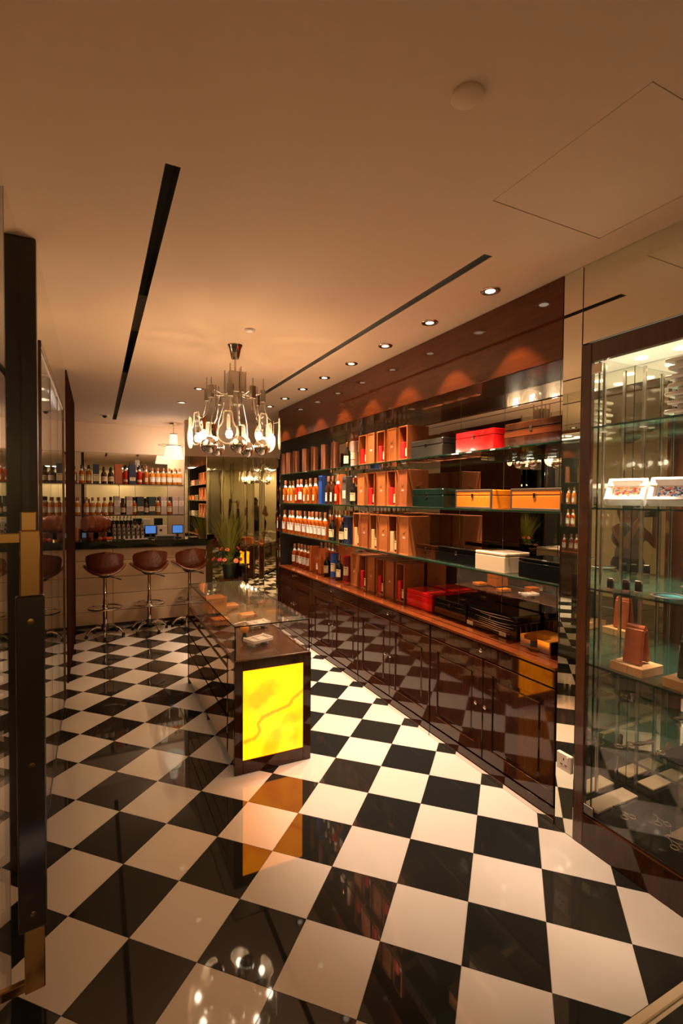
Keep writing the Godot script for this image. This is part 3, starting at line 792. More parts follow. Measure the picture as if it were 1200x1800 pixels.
# ---------------------------------------------------------------- bar with stools
func build_bar() -> void:
	var t := thing("bar_counter", "bar counter with dark stone top and cream boarded front", "bar counter", Vector3(0, 0, -7.2))
	part(t, "top_slab", bx(Vector3(2.55, 0.09, 0.50), 0.004), mats.bar_stone, Vector3(0.095, 1.065, 0.005), Basis.IDENTITY, "dark polished stone bar top")
	part(t, "body", bx(Vector3(2.50, 0.975, 0.40)), mats.seam, Vector3(0.095, 0.53, -0.03))
	part(t, "toe_board", bx(Vector3(2.50, 0.04, 0.36)), mats.ebony, Vector3(0.095, 0.021, -0.03))
	var ys := [0.045, 0.211, 0.433, 0.647, 0.861, 1.018]
	for k in 5:
		part(t, "front_board", bx(Vector3(1.16, ys[k + 1] - ys[k] - 0.006, 0.02), 0.003), mats.bar_panel, Vector3(0.77, (ys[k] + ys[k + 1]) / 2, 0.18))
		part(t, "front_board", bx(Vector3(1.32, ys[k + 1] - ys[k] - 0.006, 0.02), 0.003), mats.bar_panel, Vector3(-0.474, (ys[k] + ys[k + 1]) / 2, 0.18))
	part(t, "end_strip", bx(Vector3(0.014, 0.975, 0.43), 0.003), mats.bar_panel, Vector3(1.357, 0.53, -0.02))
	# back bar
	var b := thing("back_bar_cabinet", "low dark cabinet below the bottle shelves behind the bar", "cabinet", Vector3(0, 0, -8.25))
	part(b, "body", bx(Vector3(3.2, 0.86, 0.40), 0.003), mats.lacquer, Vector3(0.05, 0.431, 0))
	part(b, "worktop", bx(Vector3(3.24, 0.03, 0.42), 0.003), mats.bar_stone, Vector3(0.05, 0.878, 0.0))
	for k in 5:
		part(b, "door", bx(Vector3(0.60, 0.76, 0.016), 0.003), mats.lacquer, Vector3(-1.22 + 0.63 * k, 0.45, 0.206))
	var words := ["upper", "lower"]
	var k2 := 0
	for y in [1.872, 1.405]:
		var s := thing("bar_shelf", "%s mirrored glass shelf for bottles behind the bar" % words[k2], "shelf", Vector3(0, y, -8.31))
		part(s, "glass_plate", bx(Vector3(2.84, 0.012, 0.29), 0.001), mats.shelf_glass, Vector3(-0.16, -0.007, -0.0))
		part(s, "front_edge", bx(Vector3(2.84, 0.014, 0.005), 0.001), mats.trim_leather, Vector3(-0.16, -0.007, 0.149))
		for x in [-1.2, -0.3, 0.32, 1.24]:
			part(s, "bracket", bx(Vector3(0.012, 0.014, 0.28), 0.002), mats.chrome, Vector3(x, -0.021, -0.005))
		k2 += 1
	stools()

func add_shell(st: SurfaceTool, f: Callable, nu: int, nv: int, th: float, wrap_u := false) -> void:
	# a thick sheet over f(u, v), u and v in 0..1
	var P := []; var N := []
	for i in nu + 1:
		var rp := []; var rn := []
		for j in nv + 1:
			var u := float(i) / nu; var v := float(j) / nv
			var e := 0.004
			var du: Vector3 = f.call(minf(u + e, 1), v) - f.call(maxf(u - e, 0), v)
			var dv: Vector3 = f.call(u, minf(v + e, 1)) - f.call(u, maxf(v - e, 0))
			rp.append(f.call(u, v)); rn.append(du.cross(dv).normalized())
		P.append(rp); N.append(rn)
	for side in [1, -1]:
		for i in nu:
			for j in nv:
				var ids := [[i, j], [i + 1, j], [i + 1, j + 1], [i, j + 1]]
				for w in ([[0, 2, 1], [0, 3, 2]] if side > 0 else [[0, 1, 2], [0, 2, 3]]):
					for q in w:
						var a: int = ids[q][0]; var b: int = ids[q][1]
						st.set_normal(N[a][b] * side); st.add_vertex(P[a][b] + N[a][b] * th * 0.5 * side)
	var rim := []
	for j in nv: rim.append([0, j, 0, j + 1])
	for i in nu: rim.append([i, nv, i + 1, nv])
	for j in range(nv, 0, -1): rim.append([nu, j, nu, j - 1])
	for i in range(nu, 0, -1): rim.append([i, 0, i - 1, 0])
	for r in rim:
		if wrap_u and ((r[0] == r[2] and (r[0] == 0 or r[0] == nu))): continue
		var a: Vector3 = P[r[0]][r[1]]; var b: Vector3 = P[r[2]][r[3]]
		var na: Vector3 = N[r[0]][r[1]] * th * 0.5; var nb: Vector3 = N[r[2]][r[3]] * th * 0.5
		quad(st, a - na, b - nb, b + nb, a + na)

func stools() -> void:
	var t := thing("bar_stool", "brown leather bucket bar stool on chrome base, nearest the mirror wall at the left", "bar stool", Vector3(0.09, 0, -6.58), 0.0, "bar stools")
	var st := mb()
	add_shell(st, func(u: float, v: float) -> Vector3:
		var s := v * 2.0 - 1.0
		var w: float = pow(maxf(1.0 - pow(absf(s), 3.4), 0.0), 1.0 / 2.4)
		var ph := (u * 2.0 - 1.0) * 1.15 * maxf(w, 0.02)
		var r := 0.190 + 0.038 * v
		var tuck := 0.06 * pow(1.0 - v, 2.0)
		return Vector3(sin(ph) * r, 0.775 + 0.245 * v, cos(ph) * (r - tuck) - 0.03), 22, 14, 0.026)
	part(t, "backrest", st.commit(), mats.stool_leather)
	st = mb()
	add_shell(st, func(u: float, v: float) -> Vector3:
		var a := u * TAU
		var x := cos(a) * 0.226 * v; var z := sin(a) * 0.205 * v
		return Vector3(x, 0.752 + 0.10 * pow(absf(x) / 0.226, 2.6) + 0.012 * v, z), 30, 10, 0.028, true)
	part(t, "seat", st.commit(), mats.stool_leather)
	st = mb()
	var rim := []
	for k in 40:
		var a := TAU * k / 40
		rim.append(Vector3(cos(a) * 0.229, 0.752 + 0.10 * pow(absf(cos(a)), 2.6) + 0.012, sin(a) * 0.208))
	add_tube(st, rim, 0.006, 6, true)
	part(t, "seat_rim", st.commit(), mats.chrome)
	part(t, "mount", lathe("st_mount", [Vector2(0, 0.70), Vector2(0.05, 0.705), Vector2(0.085, 0.735), Vector2(0.085, 0.742), Vector2(0, 0.742)], 16), mats.black_plastic)
	part(t, "column", lathe("st_col", [Vector2(0.026, 0.10), Vector2(0.026, 0.44), Vector2(0.020, 0.45), Vector2(0.020, 0.71)], 16), mats.chrome)
	st = mb()
	add_tube(st, [Vector3(0.03, 0.715, 0.0), Vector3(0.10, 0.70, 0.02), Vector3(0.17, 0.675, 0.03)], 0.005, 6)
	add_tube(st, [Vector3(0.13, 0.69, 0.025), Vector3(0.18, 0.672, 0.032)], 0.009, 8)
	part(t, "lever", st.commit(), mats.black_plastic)
	st = mb()
	var ring := []
	for k in 36:
		var a := TAU * k / 36
		ring.append(Vector3(cos(a) * 0.185, 0.345, sin(a) * 0.185))
	add_tube(st, ring, 0.010, 8, true)
	for k in 3:
		var a := TAU * k / 3 + 0.5
		add_tube(st, [Vector3(cos(a) * 0.02, 0.335, sin(a) * 0.02), Vector3(cos(a) * 0.185, 0.345, sin(a) * 0.185)], 0.007, 6)
	part(t, "foot_ring", st.commit(), mats.chrome)
	part(t, "sleeve", lathe("st_sleeve", [Vector2(0.026, 0.30), Vector2(0.034, 0.31), Vector2(0.034, 0.37), Vector2(0.026, 0.38)], 16), mats.chrome)
	part(t, "hub", lathe("st_hub", [Vector2(0.03, 0.07), Vector2(0.055, 0.085), Vector2(0.05, 0.12), Vector2(0.026, 0.15)], 16), mats.black_plastic)
	for k in 5:
		var a := TAU * k / 5 + 0.35
		var d := Vector3(cos(a), 0, sin(a))
		st = mb()
		add_tube(st, [d * 0.03 + Vector3(0, 0.10, 0), d * 0.10 + Vector3(0, 0.115, 0), d * 0.16 + Vector3(0, 0.095, 0), d * 0.20 + Vector3(0, 0.055, 0), d * 0.21 + Vector3(0, 0.035, 0)], [0.017, 0.016, 0.014, 0.012, 0.011], 8)
		var lg := part(t, "leg", st.commit(), mats.chrome)
		part(lg, "foot_pad", lathe("st_foot", [Vector2(0, 0.001), Vector2(0.018, 0.001), Vector2(0.020, 0.012), Vector2(0.013, 0.04), Vector2(0, 0.04)], 12), mats.black_plastic, d * 0.211)
	copy(t, "bar_stool", Vector3(0.59, 0, -6.63), 0.5, "brown leather bucket bar stool on chrome base, the middle one of three")
	copy(t, "bar_stool", Vector3(1.085, 0, -6.67), 0.95, "brown leather bucket bar stool on chrome base, beside the flower arrangements")
	# keep the shells turned to the bar while the star bases stand as they were left
	for o in get_children():
		if o.name.begins_with("bar_stool_"):
			for q in o.get_children():
				if q.name.begins_with("backrest") or q.name.begins_with("seat") or q.name.begins_with("lever"):
					q.rotation.y = -o.rotation.y + (0.12 if o.name.ends_with("001") else 0.2)

# ---------------------------------------------------------------- open door leaf with pull handle
func build_door() -> void:
	var t := thing("door_1", "open glass door leaf with long dark wooden pull handle", "door", Vector3(-0.256, 0, -1.40))
	t.set_meta("kind", "structure"); t.remove_meta("category")
	part(t, "glass_leaf", bx(Vector3(0.012, 2.60, 0.89), 0.001), mats.glass, Vector3(0, 1.312, 0.005))
	part(t, "leaf_edge", bx(Vector3(0.013, 2.60, 0.006)), mats.glass_edge, Vector3(0, 1.312, -0.443))
	var x := 0.256 - 0.174; var z := -0.29
	var h := part(t, "pull_handle", bx(Vector3(0.072, 0.985, 0.034), 0.004), mats.ebony, Vector3(x, 0.888, z), Basis(Vector3.UP, 0.15), "dark wooden pull handle")
	for y in [0.42, 0.0, -0.44]:
		part(h, "screw_cap", lathe("screw", [Vector2(0.009, 0), Vector2(0.008, 0.003), Vector2(0, 0.004)], 14), mats.brass, Vector3(0.0, y, 0.017), Basis(Vector3.RIGHT, PI / 2))
	part(h, "brass_end", bx(Vector3(0.050, 0.19, 0.026), 0.003), mats.brass, Vector3(0.0, 0.586, 0.0))
	part(h, "brass_cap", bx(Vector3(0.040, 0.055, 0.022), 0.003), mats.brass, Vector3(-0.002, 0.708, 0.0))
	part(h, "brass_end", bx(Vector3(0.052, 0.19, 0.026), 0.003), mats.brass, Vector3(0.004, -0.586, 0.0))
	part(h, "arm", bx(Vector3(0.07, 0.03, 0.02), 0.003), mats.brass, Vector3(-0.052, 0.660, 0.0))
	part(h, "arm", bx(Vector3(0.07, 0.03, 0.02), 0.003), mats.brass, Vector3(-0.052, -0.660, 0.0))

# ---------------------------------------------------------------- chandelier
func build_chandelier() -> void:
	var t := thing("chandelier", "chrome chandelier with clear glass bulb-shaped plates and mirrored globes", "chandelier", Vector3(0.92, 0, -3.65))
	part(t, "canopy", lathe("ch_can", [Vector2(0.0, 2.685), Vector2(0.028, 2.69), Vector2(0.034, 2.71), Vector2(0.044, 2.765), Vector2(0.058, 2.785), Vector2(0.058, 2.7895)], 20), mats.chrome)
	part(t, "rod", lathe("ch_rod", [Vector2(0.008, 2.40), Vector2(0.008, 2.69)], 10), mats.satin)
	# stacked chrome blocks with thin rods round the stem
	var st := mb()
	add_box(st, Vector3(0, 2.515, 0), Vector3(0.11, 0.15, 0.11), 0.004)
	add_box(st, Vector3(0, 2.40, 0), Vector3(0.085, 0.10, 0.085), 0.004)
	part(t, "core_block", st.commit(), mats.satin)
	for k in 6:
		var a := TAU * k / 6 + 0.2
		st = mb()
		add_tube(st, [Vector3(cos(a) * 0.075, 2.40, sin(a) * 0.075), Vector3(cos(a) * 0.075, 2.60 + 0.02 * (k % 3), sin(a) * 0.075)], 0.006, 6)
		part(t, "core_rod", st.commit(), mats.satin)
	for k in 8:
		var a := TAU * (k + 0.5) / 8
		var d := Vector3(cos(a), 0, sin(a)); var bs := Basis(Vector3.UP, -a)
		# upper arm with block and rods
		st = mb()
		add_tube(st, [d * 0.05 + Vector3(0, 2.43, 0), d * 0.12 + Vector3(0, 2.42, 0), d * 0.20 + Vector3(0, 2.445, 0)], 0.006, 6)
		add_box(st, d * 0.205 + Vector3(0, 2.42, 0), Vector3(0.03, 0.09, 0.04), 0.003, bs)
		add_tube(st, [d * 0.205 + Vector3(0, 2.36, 0), d * 0.205 + Vector3(0, 2.55 - 0.03 * (k % 2), 0)], 0.004, 6)
		add_tube(st, [d * 0.18 + Vector3(0.01, 2.30, 0), d * 0.18 + Vector3(0.01, 2.47, 0)], 0.005, 6)
		var arm := part(t, "upper_arm", st.commit(), mats.satin)
		# lower arm down to the lamp
		st = mb()
		add_tube(st, [d * 0.205 + Vector3(0, 2.38, 0), d * 0.23 + Vector3(0, 2.28, 0), d * 0.27 + Vector3(0, 2.235, 0), d * 0.27 + Vector3(0, 2.13, 0)], 0.006, 6)
		add_box(st, d * 0.27 + Vector3(0, 2.19, 0), Vector3(0.028, 0.10, 0.028), 0.003, bs)
		part(arm, "lower_arm", st.commit(), mats.chrome)
		part(arm, "capsule_lamp", lathe("ch_lamp", [Vector2(0, -0.030), Vector2(0.018, -0.023), Vector2(0.025, 0), Vector2(0.018, 0.023), Vector2(0, 0.030)], 16), mats.capsule_lamp, d * 0.27 + Vector3(0, 2.105, 0), Basis.IDENTITY, "bright bare lamp")
		omni(t, d * 0.27 + Vector3(0, 2.105, 0), CH_E, WARM, 0.02)
		# clear plate cut to the outline of a light bulb, facing outwards
		var o := PackedVector2Array()
		for q in 25:
			var th := -0.62 + (TAU - 2.0 * (PI / 2 - 0.62) + 0.0) * q / 24.0 - 0.0
			th = deg_to_rad(-230.0 + 280.0 * q / 24.0)
			o.append(Vector2(cos(th) * 0.072, sin(th) * 0.072))
		o.append_array([Vector2(0.034, 0.085), Vector2(0.030, 0.135), Vector2(0.022, 0.150), Vector2(-0.022, 0.150), Vector2(-0.030, 0.135), Vector2(-0.034, 0.085)])
		var xf := Transform3D(Basis(Vector3(-sin(a), 0, cos(a)), d, Vector3(0, 1, 0)), d * 0.325 + Vector3(0, 2.105, 0))
		st = mb(); add_prism(st, o, -0.004, 0.004, xf)
		var gp := part(t, "glass_bulb_plate", st.commit(), mats.lamp_glass, Vector3.ZERO, Basis.IDENTITY, "clear glass plate shaped like a light bulb")
		st = mb()
		var rp := []
		for v in o: rp.append(xf * Vector3(v.x, 0, v.y))
		add_tube(st, rp, 0.0045, 6, true)
		part(gp, "polished_rim", st.commit(), mats.lamp_rim)
		st = mb()
		add_tube(st, [d * 0.275 + Vector3(0, 2.22, 0), d * 0.322 + Vector3(0, 2.235, 0)], 0.004, 6)
		part(gp, "pin", st.commit(), mats.chrome)
	for k in 5:
		var a := TAU * k / 5 + 0.45
		var d := Vector3(cos(a), 0, sin(a))
		var prof := []
		for q in 13:
			var ph := -PI / 2 + PI * q / 12
			prof.append(Vector2(maxf(cos(ph) * 0.060, 0.0), sin(ph) * 0.060))
		prof[0].x = 0.0; prof[12].x = 0.0
		var gl := part(t, "mirrored_globe", lathe("ch_globe", prof, 20), mats.chrome, d * 0.20 + Vector3(0, 2.045, 0))
		var s3 := mb()
		add_tube(s3, [d * 0.0 + Vector3(0, 0.055, 0), Vector3(0, 0.20, 0) - d * 0.02, Vector3(0, 0.34, 0) - d * 0.08], 0.005, 6)
		part(gl, "stem", s3.commit(), mats.chrome)

const CH_E := 0.105

# ---------------------------------------------------------------- fittings on the ceiling
func build_ceiling_fittings() -> void:
	for k in 8:
		downlight(1.90, -2.07 - 0.54 * k, 7.0, "recessed chrome downlight along the brown band, %s from the mirror strip" % ORD[k], "downlights along the right wall", k > 0)
	downlight(0.95, -5.26, 2.0, "recessed downlight in the ceiling behind the chandelier", "", true)
	downlight(0.906, -6.10, 2.0, "recessed downlight in the ceiling above the bar stools", "", true)
	var s := thing("ceiling_sensor_cover", "flat round cream cover plate on the ceiling near the access hatch", "ceiling fitting", Vector3(0.930, CEIL, -1.115))
	part(s, "cover", lathe("sensor", [Vector2(0, -0.010), Vector2(0.040, -0.010), Vector2(0.045, -0.006), Vector2(0.045, 0)], 28), mats.paint)
	s = thing("smoke_detector", "small round white detector on the ceiling beside the chandelier", "smoke detector", Vector3(0.923, CEIL, -3.27))
	part(s, "base", lathe("smoke", [Vector2(0, -0.018), Vector2(0.022, -0.018), Vector2(0.034, -0.008), Vector2(0.036, 0)], 20), mats.white_plastic)
	s = thing("dome_camera", "small black security camera in a white collar on the ceiling", "camera", Vector3(0.112, CEIL, -7.55))
	part(s, "collar", lathe("cc1", [Vector2(0.030, -0.010), Vector2(0.055, -0.008), Vector2(0.058, 0)], 20), mats.white_plastic)
	part(s, "lens_dome", lathe("cc2", [Vector2(0, -0.042), Vector2(0.018, -0.037), Vector2(0.030, -0.022), Vector2(0.033, -0.004)], 18), mats.black_plastic)
	# pendant lamp over the bar
	var p := thing("pendant_lamp", "white two-tier pleated pendant lamp hanging above the bar", "pendant lamp", Vector3(1.05, 0, -7.88))
	part(p, "ceiling_rose", lathe("pd_rose", [Vector2(0, 2.765), Vector2(0.05, 2.768), Vector2(0.06, 2.7895)], 20), mats.satin)
	part(p, "cord", lathe("pd_cord", [Vector2(0.005, 2.44), Vector2(0.005, 2.77)], 8), mats.satin)
	part(p, "upper_shade", lathe("pd_s1", [Vector2(0.064, 2.455), Vector2(0.050, 2.625), Vector2(0.0, 2.626)], 24), mats.shade_lamp)
	part(p, "top_band", lathe("pd_b0", [Vector2(0.053, 2.622), Vector2(0.053, 2.634), Vector2(0, 2.636)], 20), mats.trim_leather)
	part(p, "collar", lathe("pd_b1", [Vector2(0.0, 2.444), Vector2(0.112, 2.444), Vector2(0.112, 2.456), Vector2(0.0, 2.457)], 24), mats.trim_leather)
	var st := mb()
	var ring := []
	for k in 32: ring.append(Vector3(cos(TAU * k / 32) * 0.22, 2.455, sin(TAU * k / 32) * 0.22))
	add_tube(st, ring, 0.003, 5, true)
	for k in 4: add_tube(st, [Vector3(cos(TAU * k / 4) * 0.11, 2.452, sin(TAU * k / 4) * 0.11), Vector3(cos(TAU * k / 4) * 0.22, 2.455, sin(TAU * k / 4) * 0.22)], 0.003, 5)
	part(p, "wire_ring", st.commit(), mats.satin)
	part(p, "lower_shade", lathe("pd_s2", [Vector2(0.0, 2.252), Vector2(0.140, 2.252), Vector2(0.145, 2.255), Vector2(0.108, 2.443)], 32), mats.shade_lamp)
	part(p, "finial", lathe("pd_f", [Vector2(0, 2.236), Vector2(0.007, 2.24), Vector2(0.007, 2.2515), Vector2(0, 2.2515)], 10), mats.satin)
	omni(p, Vector3(0, 2.34, 0), 0.42, WARM_WHITE, 0.08)
	omni(p, Vector3(0, 2.54, 0), 0.08, WARM_WHITE, 0.03)

# ---------------------------------------------------------------- goods: bottles, boxes, canisters
var protos := {}
# kind: body material, cap material, label material, height, radius, label from, label to, label arc in degrees, shape
const BOTTLES := {
	"amber_white": ["liquor_amber", "cork", "label_white", 0.285, 0.036, 0.045, 0.135, 150, 0],
	"tawny_white": ["liquor_tawny", "cork", "label_white", 0.285, 0.036, 0.045, 0.135, 150, 0],
	"ruby_clear": ["liquor_ruby", "cork", "label_band", 0.285, 0.036, 0.030, 0.105, 70, 0],
	"amber_clear": ["liquor_amber", "cork", "label_band", 0.285, 0.036, 0.030, 0.105, 70, 0],
	"honey_clear": ["liquor_honey", "gold_foil", "label_white", 0.275, 0.037, 0.030, 0.100, 70, 0],
	"brown_tall": ["bottle_brown", "cork", "label_white", 0.29, 0.036, 0.030, 0.120, 70, 0],
	"dark_cream": ["bottle_dark", "copper_foil", "label_cream", 0.265, 0.037, 0.040, 0.120, 170, 1],
	"tawny_pink": ["liquor_tawny", "cork", "label_seal", 0.27, 0.036, 0.045, 0.130, 150, 0],
	"bar_amber": ["liquor_amber", "cap_black", "label_cream", 0.27, 0.036, 0.040, 0.125, 150, 1],
	"bar_clear": ["liquor_honey", "cork", "label_white", 0.26, 0.037, 0.040, 0.115, 150, 1],
	"bar_dark": ["bottle_brown", "cap_black", "label_band", 0.25, 0.040, 0.030, 0.110, 150, 1],
	"bar_ruby": ["liquor_ruby", "cap_black", "label_band", 0.29, 0.036, 0.030, 0.070, 120, 0],
	"box_bottle": ["bottle_dark", "cap_black", "label_cream", 0.150, 0.022, 0.020, 0.090, 190, 1],
}

func bottle(kind: String, at: Vector3, turn: float, label: String, group: String, sc := 1.0) -> Node3D:
	var o: Node3D
	if protos.has(kind):
		o = copy(protos[kind], "bottle", at, turn, label, group)
	else:
		var b: Array = BOTTLES[kind]
		o = thing("bottle", label, "bottle", at, turn, group)
		var h: float = b[3]; var r: float = b[4]
		var body := [Vector2(0, 0.001), Vector2(r * 0.9, 0.001), Vector2(r, 0.006), Vector2(r, h * 0.56)]
		if b[8] == 0: body.append_array([Vector2(r * 0.93, h * 0.615), Vector2(r * 0.62, h * 0.69), Vector2(r * 0.42, h * 0.75)])
		else: body.append_array([Vector2(r * 0.88, h * 0.635), Vector2(r * 0.5, h * 0.70), Vector2(r * 0.40, h * 0.74)])
		body.append(Vector2(r * 0.38, h * 0.86))
		body.append(Vector2(0, h * 0.86))
		if b[0].begins_with("liquor"):
			# filled to the shoulder, clear glass above
			var n := 6
			var low := body.slice(0, n); low.append(Vector2(0, body[n - 1].y))
			var up := [Vector2(0, body[n - 1].y + 0.0005), Vector2(body[n - 1].x, body[n - 1].y + 0.0005)]
			up.append_array(body.slice(n))
			part(o, "filled_body", lathe("bb" + kind, low, 18), mats[b[0]])
			part(o, "neck", lathe("bn" + kind, up, 18), mats.clear_glass)
		else:
			part(o, "glass_body", lathe("bb" + kind, body, 18), mats[b[0]])
		part(o, "cap", lathe("bc" + kind, [Vector2(r * 0.40, h * 0.80), Vector2(r * 0.46, h * 0.805), Vector2(r * 0.46, h * 0.985), Vector2(r * 0.40, h), Vector2(0, h)], 12), mats[b[1]])
		var st := mb()
		var arc := deg_to_rad(b[7])
		add_lathe(st, [Vector2(r + 0.0008, b[5]), Vector2(r + 0.0008, b[6])], Vector3.ZERO, 12, Basis.IDENTITY, arc, PI - arc / 2)
		part(o, "paper_label", st.commit(), mats[b[2]])
		protos[kind] = o
	o.scale = Vector3.ONE * sc
	return o

func canister(called: String, at: Vector3, r: float, h: float, m: Material, lid: Material, lab: Material, label: String, group := "") -> void:
	var t := thing(called, label, "canister", at, 0, group)
	part(t, "tube", lathe("can%.3f%.3f" % [r, h], [Vector2(0, 0.001), Vector2(r, 0.001), Vector2(r, h - 0.012), Vector2(0, h - 0.012)], 22), m)
	part(t, "lid", lathe("canl%.3f%.3f" % [r, h], [Vector2(0, h - 0.012), Vector2(r + 0.0015, h - 0.012), Vector2(r + 0.0015, h - 0.001), Vector2(r - 0.001, h), Vector2(0, h)], 22), lid)
	part(t, "base_rim", lathe("canb%.3f%.3f" % [r, h], [Vector2(0, 0.0), Vector2(r + 0.0015, 0.0), Vector2(r + 0.0015, 0.008), Vector2(0, 0.008)], 22), lid)
	if lab:
		var st := mb()
		add_lathe(st, [Vector2(r + 0.0008, h * 0.26), Vector2(r + 0.0008, h * 0.58)], Vector3.ZERO, 12, Basis.IDENTITY, 2.4, PI - 1.2)
		part(t, "paper_label", st.commit(), lab)

func carton(called: String, at: Vector3, s: Vector3, m: Material, lab: Material, label: String, group := "", ly := 0.40, lh := 0.36, turn := 0.0) -> Node3D:
	# upright bottle carton: box, folded top flap and pasted label on the face to -x
	var t := thing(called, label, "carton", at, turn, group)
	part(t, "box", bx(Vector3(s.x, s.y - 0.003, s.z), 0.0015), m, Vector3(0, (s.y - 0.003) / 2 + 0.0005, 0))
	part(t, "top_flap", bx(Vector3(s.x - 0.003, 0.002, s.z - 0.003), 0.0005), m, Vector3(0, s.y - 0.0015, 0))
	if lab:
		part(t, "paper_label", plate(s.z * 0.86, s.y * lh), lab, Vector3(-s.x / 2 - 0.0007, s.y * ly, 0), Basis(Vector3.UP, -PI / 2))
	return t

func case_mesh(w: float, h: float, d: float) -> Mesh:
	var key := "case%.3f,%.3f" % [w, h]
	if meshes.has(key): return meshes[key]
	var st := mb(); var k := 0.009
	for s in [-1, 1]:
		add_box(st, Vector3(0, h / 2, s * (w / 2 - k / 2)), Vector3(d, h, k), 0.0012)
		add_box(st, Vector3(0, h / 2 + s * (h / 2 - k / 2), 0), Vector3(d - 0.001, k, w - 2 * k), 0.0008)
	add_box(st, Vector3(d / 2 - 0.004, h / 2, 0), Vector3(0.006, h - 2 * k, w - 2 * k))
	meshes[key] = st.commit()
	return meshes[key]

func mark_mesh() -> Mesh:
	# small burnt-in emblem: a winged sweep over a short line
	if not meshes.has("mark"):
		var st := mb()
		add_tube(st, [Vector3(0, 0.006, -0.026), Vector3(0, -0.004, -0.012), Vector3(0, 0.004, 0.004), Vector3(0, 0.016, 0.026)], [0.001, 0.0035, 0.004, 0.001], 6)
		add_tube(st, [Vector3(0, -0.012, -0.016), Vector3(0, -0.006, 0.002), Vector3(0, -0.008, 0.018)], [0.001, 0.003, 0.001], 6)
		add_tube(st, [Vector3(0, 0.014, -0.006), Vector3(0, 0.008, 0.008)], [0.001, 0.002], 6)
		meshes["mark"] = st.commit()
	return meshes["mark"]

func cedar_row(y: float, xf: float, h: float, spans: Array, first_open: bool, words: String, red: bool, beside: String) -> void:
	var d := 0.20
	for k in spans.size():
		var s: Array = spans[k]
		var w: float = absf(s[1] - s[0]); var zc: float = (s[0] + s[1]) / 2
		var open := (k % 2 == 0) == first_open
		var which: String = "inside the %s cedar box from the %s %s" % [ORD[spans.size() - 1 - k], beside, words]
		var t := thing("cedar_bottle_box", "%s upright cedar bottle box %s, %s from the %s" % ["open" if open else "closed", words, ORD[spans.size() - 1 - k], beside], "wooden box", Vector3(xf + d / 2, y, zc), 0, "cedar bottle boxes " + words)
		var m: Material = mats.cedar if k % 3 != 1 else mats.cedar_deep
		part(t, "case", case_mesh(snappedf(w, 0.004), h, d), m)
		w = snappedf(w, 0.004)
		var sm := part(t, "side_emblem", mark_mesh(), mats.ink, Vector3(0.0, h * 0.55, w / 2 + 0.0002), Basis(Vector3.UP, PI / 2) * Basis.from_scale(Vector3(0.3, 1, 0.9)))
		sm.set_meta("label", "burnt emblem on the side")
		if not open:
			part(t, "sliding_front", bx(Vector3(0.005, h - 0.020, w - 0.020), 0.0006), m, Vector3(-d / 2 + 0.007, h / 2, 0))
			part(t, "emblem", mark_mesh(), mats.ink, Vector3(-d / 2 + 0.0045, h * 0.56, 0), Basis.from_scale(Vector3(0.4, 1, 1)))
			part(t, "small_label", bx(Vector3(0.001, 0.014, 0.030)), mats.mauve_card, Vector3(-d / 2 + 0.004, h * 0.44, 0))
		else:
			if red:
				carton("red_bottle_sleeve", Vector3(xf + 0.033, y + 0.0095, zc - w * 0.18), Vector3(0.05, h * 0.50, 0.048), mats.red_matte, null, "red sleeve " + which, "red sleeves inside cedar boxes " + words)
			else:
				carton("cream_bottle_sleeve", Vector3(xf + 0.033, y + 0.0095, zc - w * 0.18), Vector3(0.05, h * 0.54, 0.048), mats.pale_wood, null, "pale card sleeve " + which, "pale sleeves inside cedar boxes " + words)
			bottle("box_bottle", Vector3(xf + 0.030, y + 0.0095, zc + w / 2 - 0.0125 - 0.0225 * h / 0.30), 0.0, "small dark bottle " + which, "small bottles inside cedar boxes " + words, h / 0.30)

func chest(called: String, label: String, y: float, xf: float, z0: float, z1: float, h: float, d: float, m: Material, lid_part := 0.32, clasp := true, trim: Material = null, cat := "box") -> Node3D:
	# lidded box: body, lid with a joint, clasp; front towards -x
	var w := absf(z1 - z0)
	var t := thing(called, label, cat, Vector3(xf + d / 2, y, (z0 + z1) / 2))
	var lh := h * lid_part
	part(t, "body", bx(Vector3(d, h - lh - 0.0015, w), 0.004), m, Vector3(0, (h - lh - 0.0015) / 2 + 0.0005, 0))
	part(t, "lid", bx(Vector3(d, lh - 0.0005, w), 0.005), m, Vector3(0, h - lh / 2, 0))
	if clasp:
		var c := part(t, "clasp", bx(Vector3(0.005, 0.026, 0.018), 0.001), mats.chrome, Vector3(-d / 2 - 0.002, h - lh - 0.002, 0), Basis.IDENTITY, "small metal clasp")
		part(c, "keyhole", bx(Vector3(0.001, 0.008, 0.004)), mats.cap_black, Vector3(-0.003, -0.004, 0))
	if trim:
		for s in [-1, 1]:
			for q in [-1, 1]:
				part(t, "edge_strip", bx(Vector3(0.012, h, 0.012), 0.002), trim, Vector3(q * (d / 2 - 0.004), h / 2 + 0.001, s * (w / 2 - 0.004)))
				part(t, "edge_strip", bx(Vector3(0.012, 0.012, w + 0.003), 0.002), trim, Vector3(q * (d / 2 - 0.004), h / 2 + 0.001 + s * (h / 2 - 0.005), 0))
	return t

func zs(v: float, x: float) -> float:     # depth read on the plane x = 2.15, moved to the plane x
	return v * x / 2.15

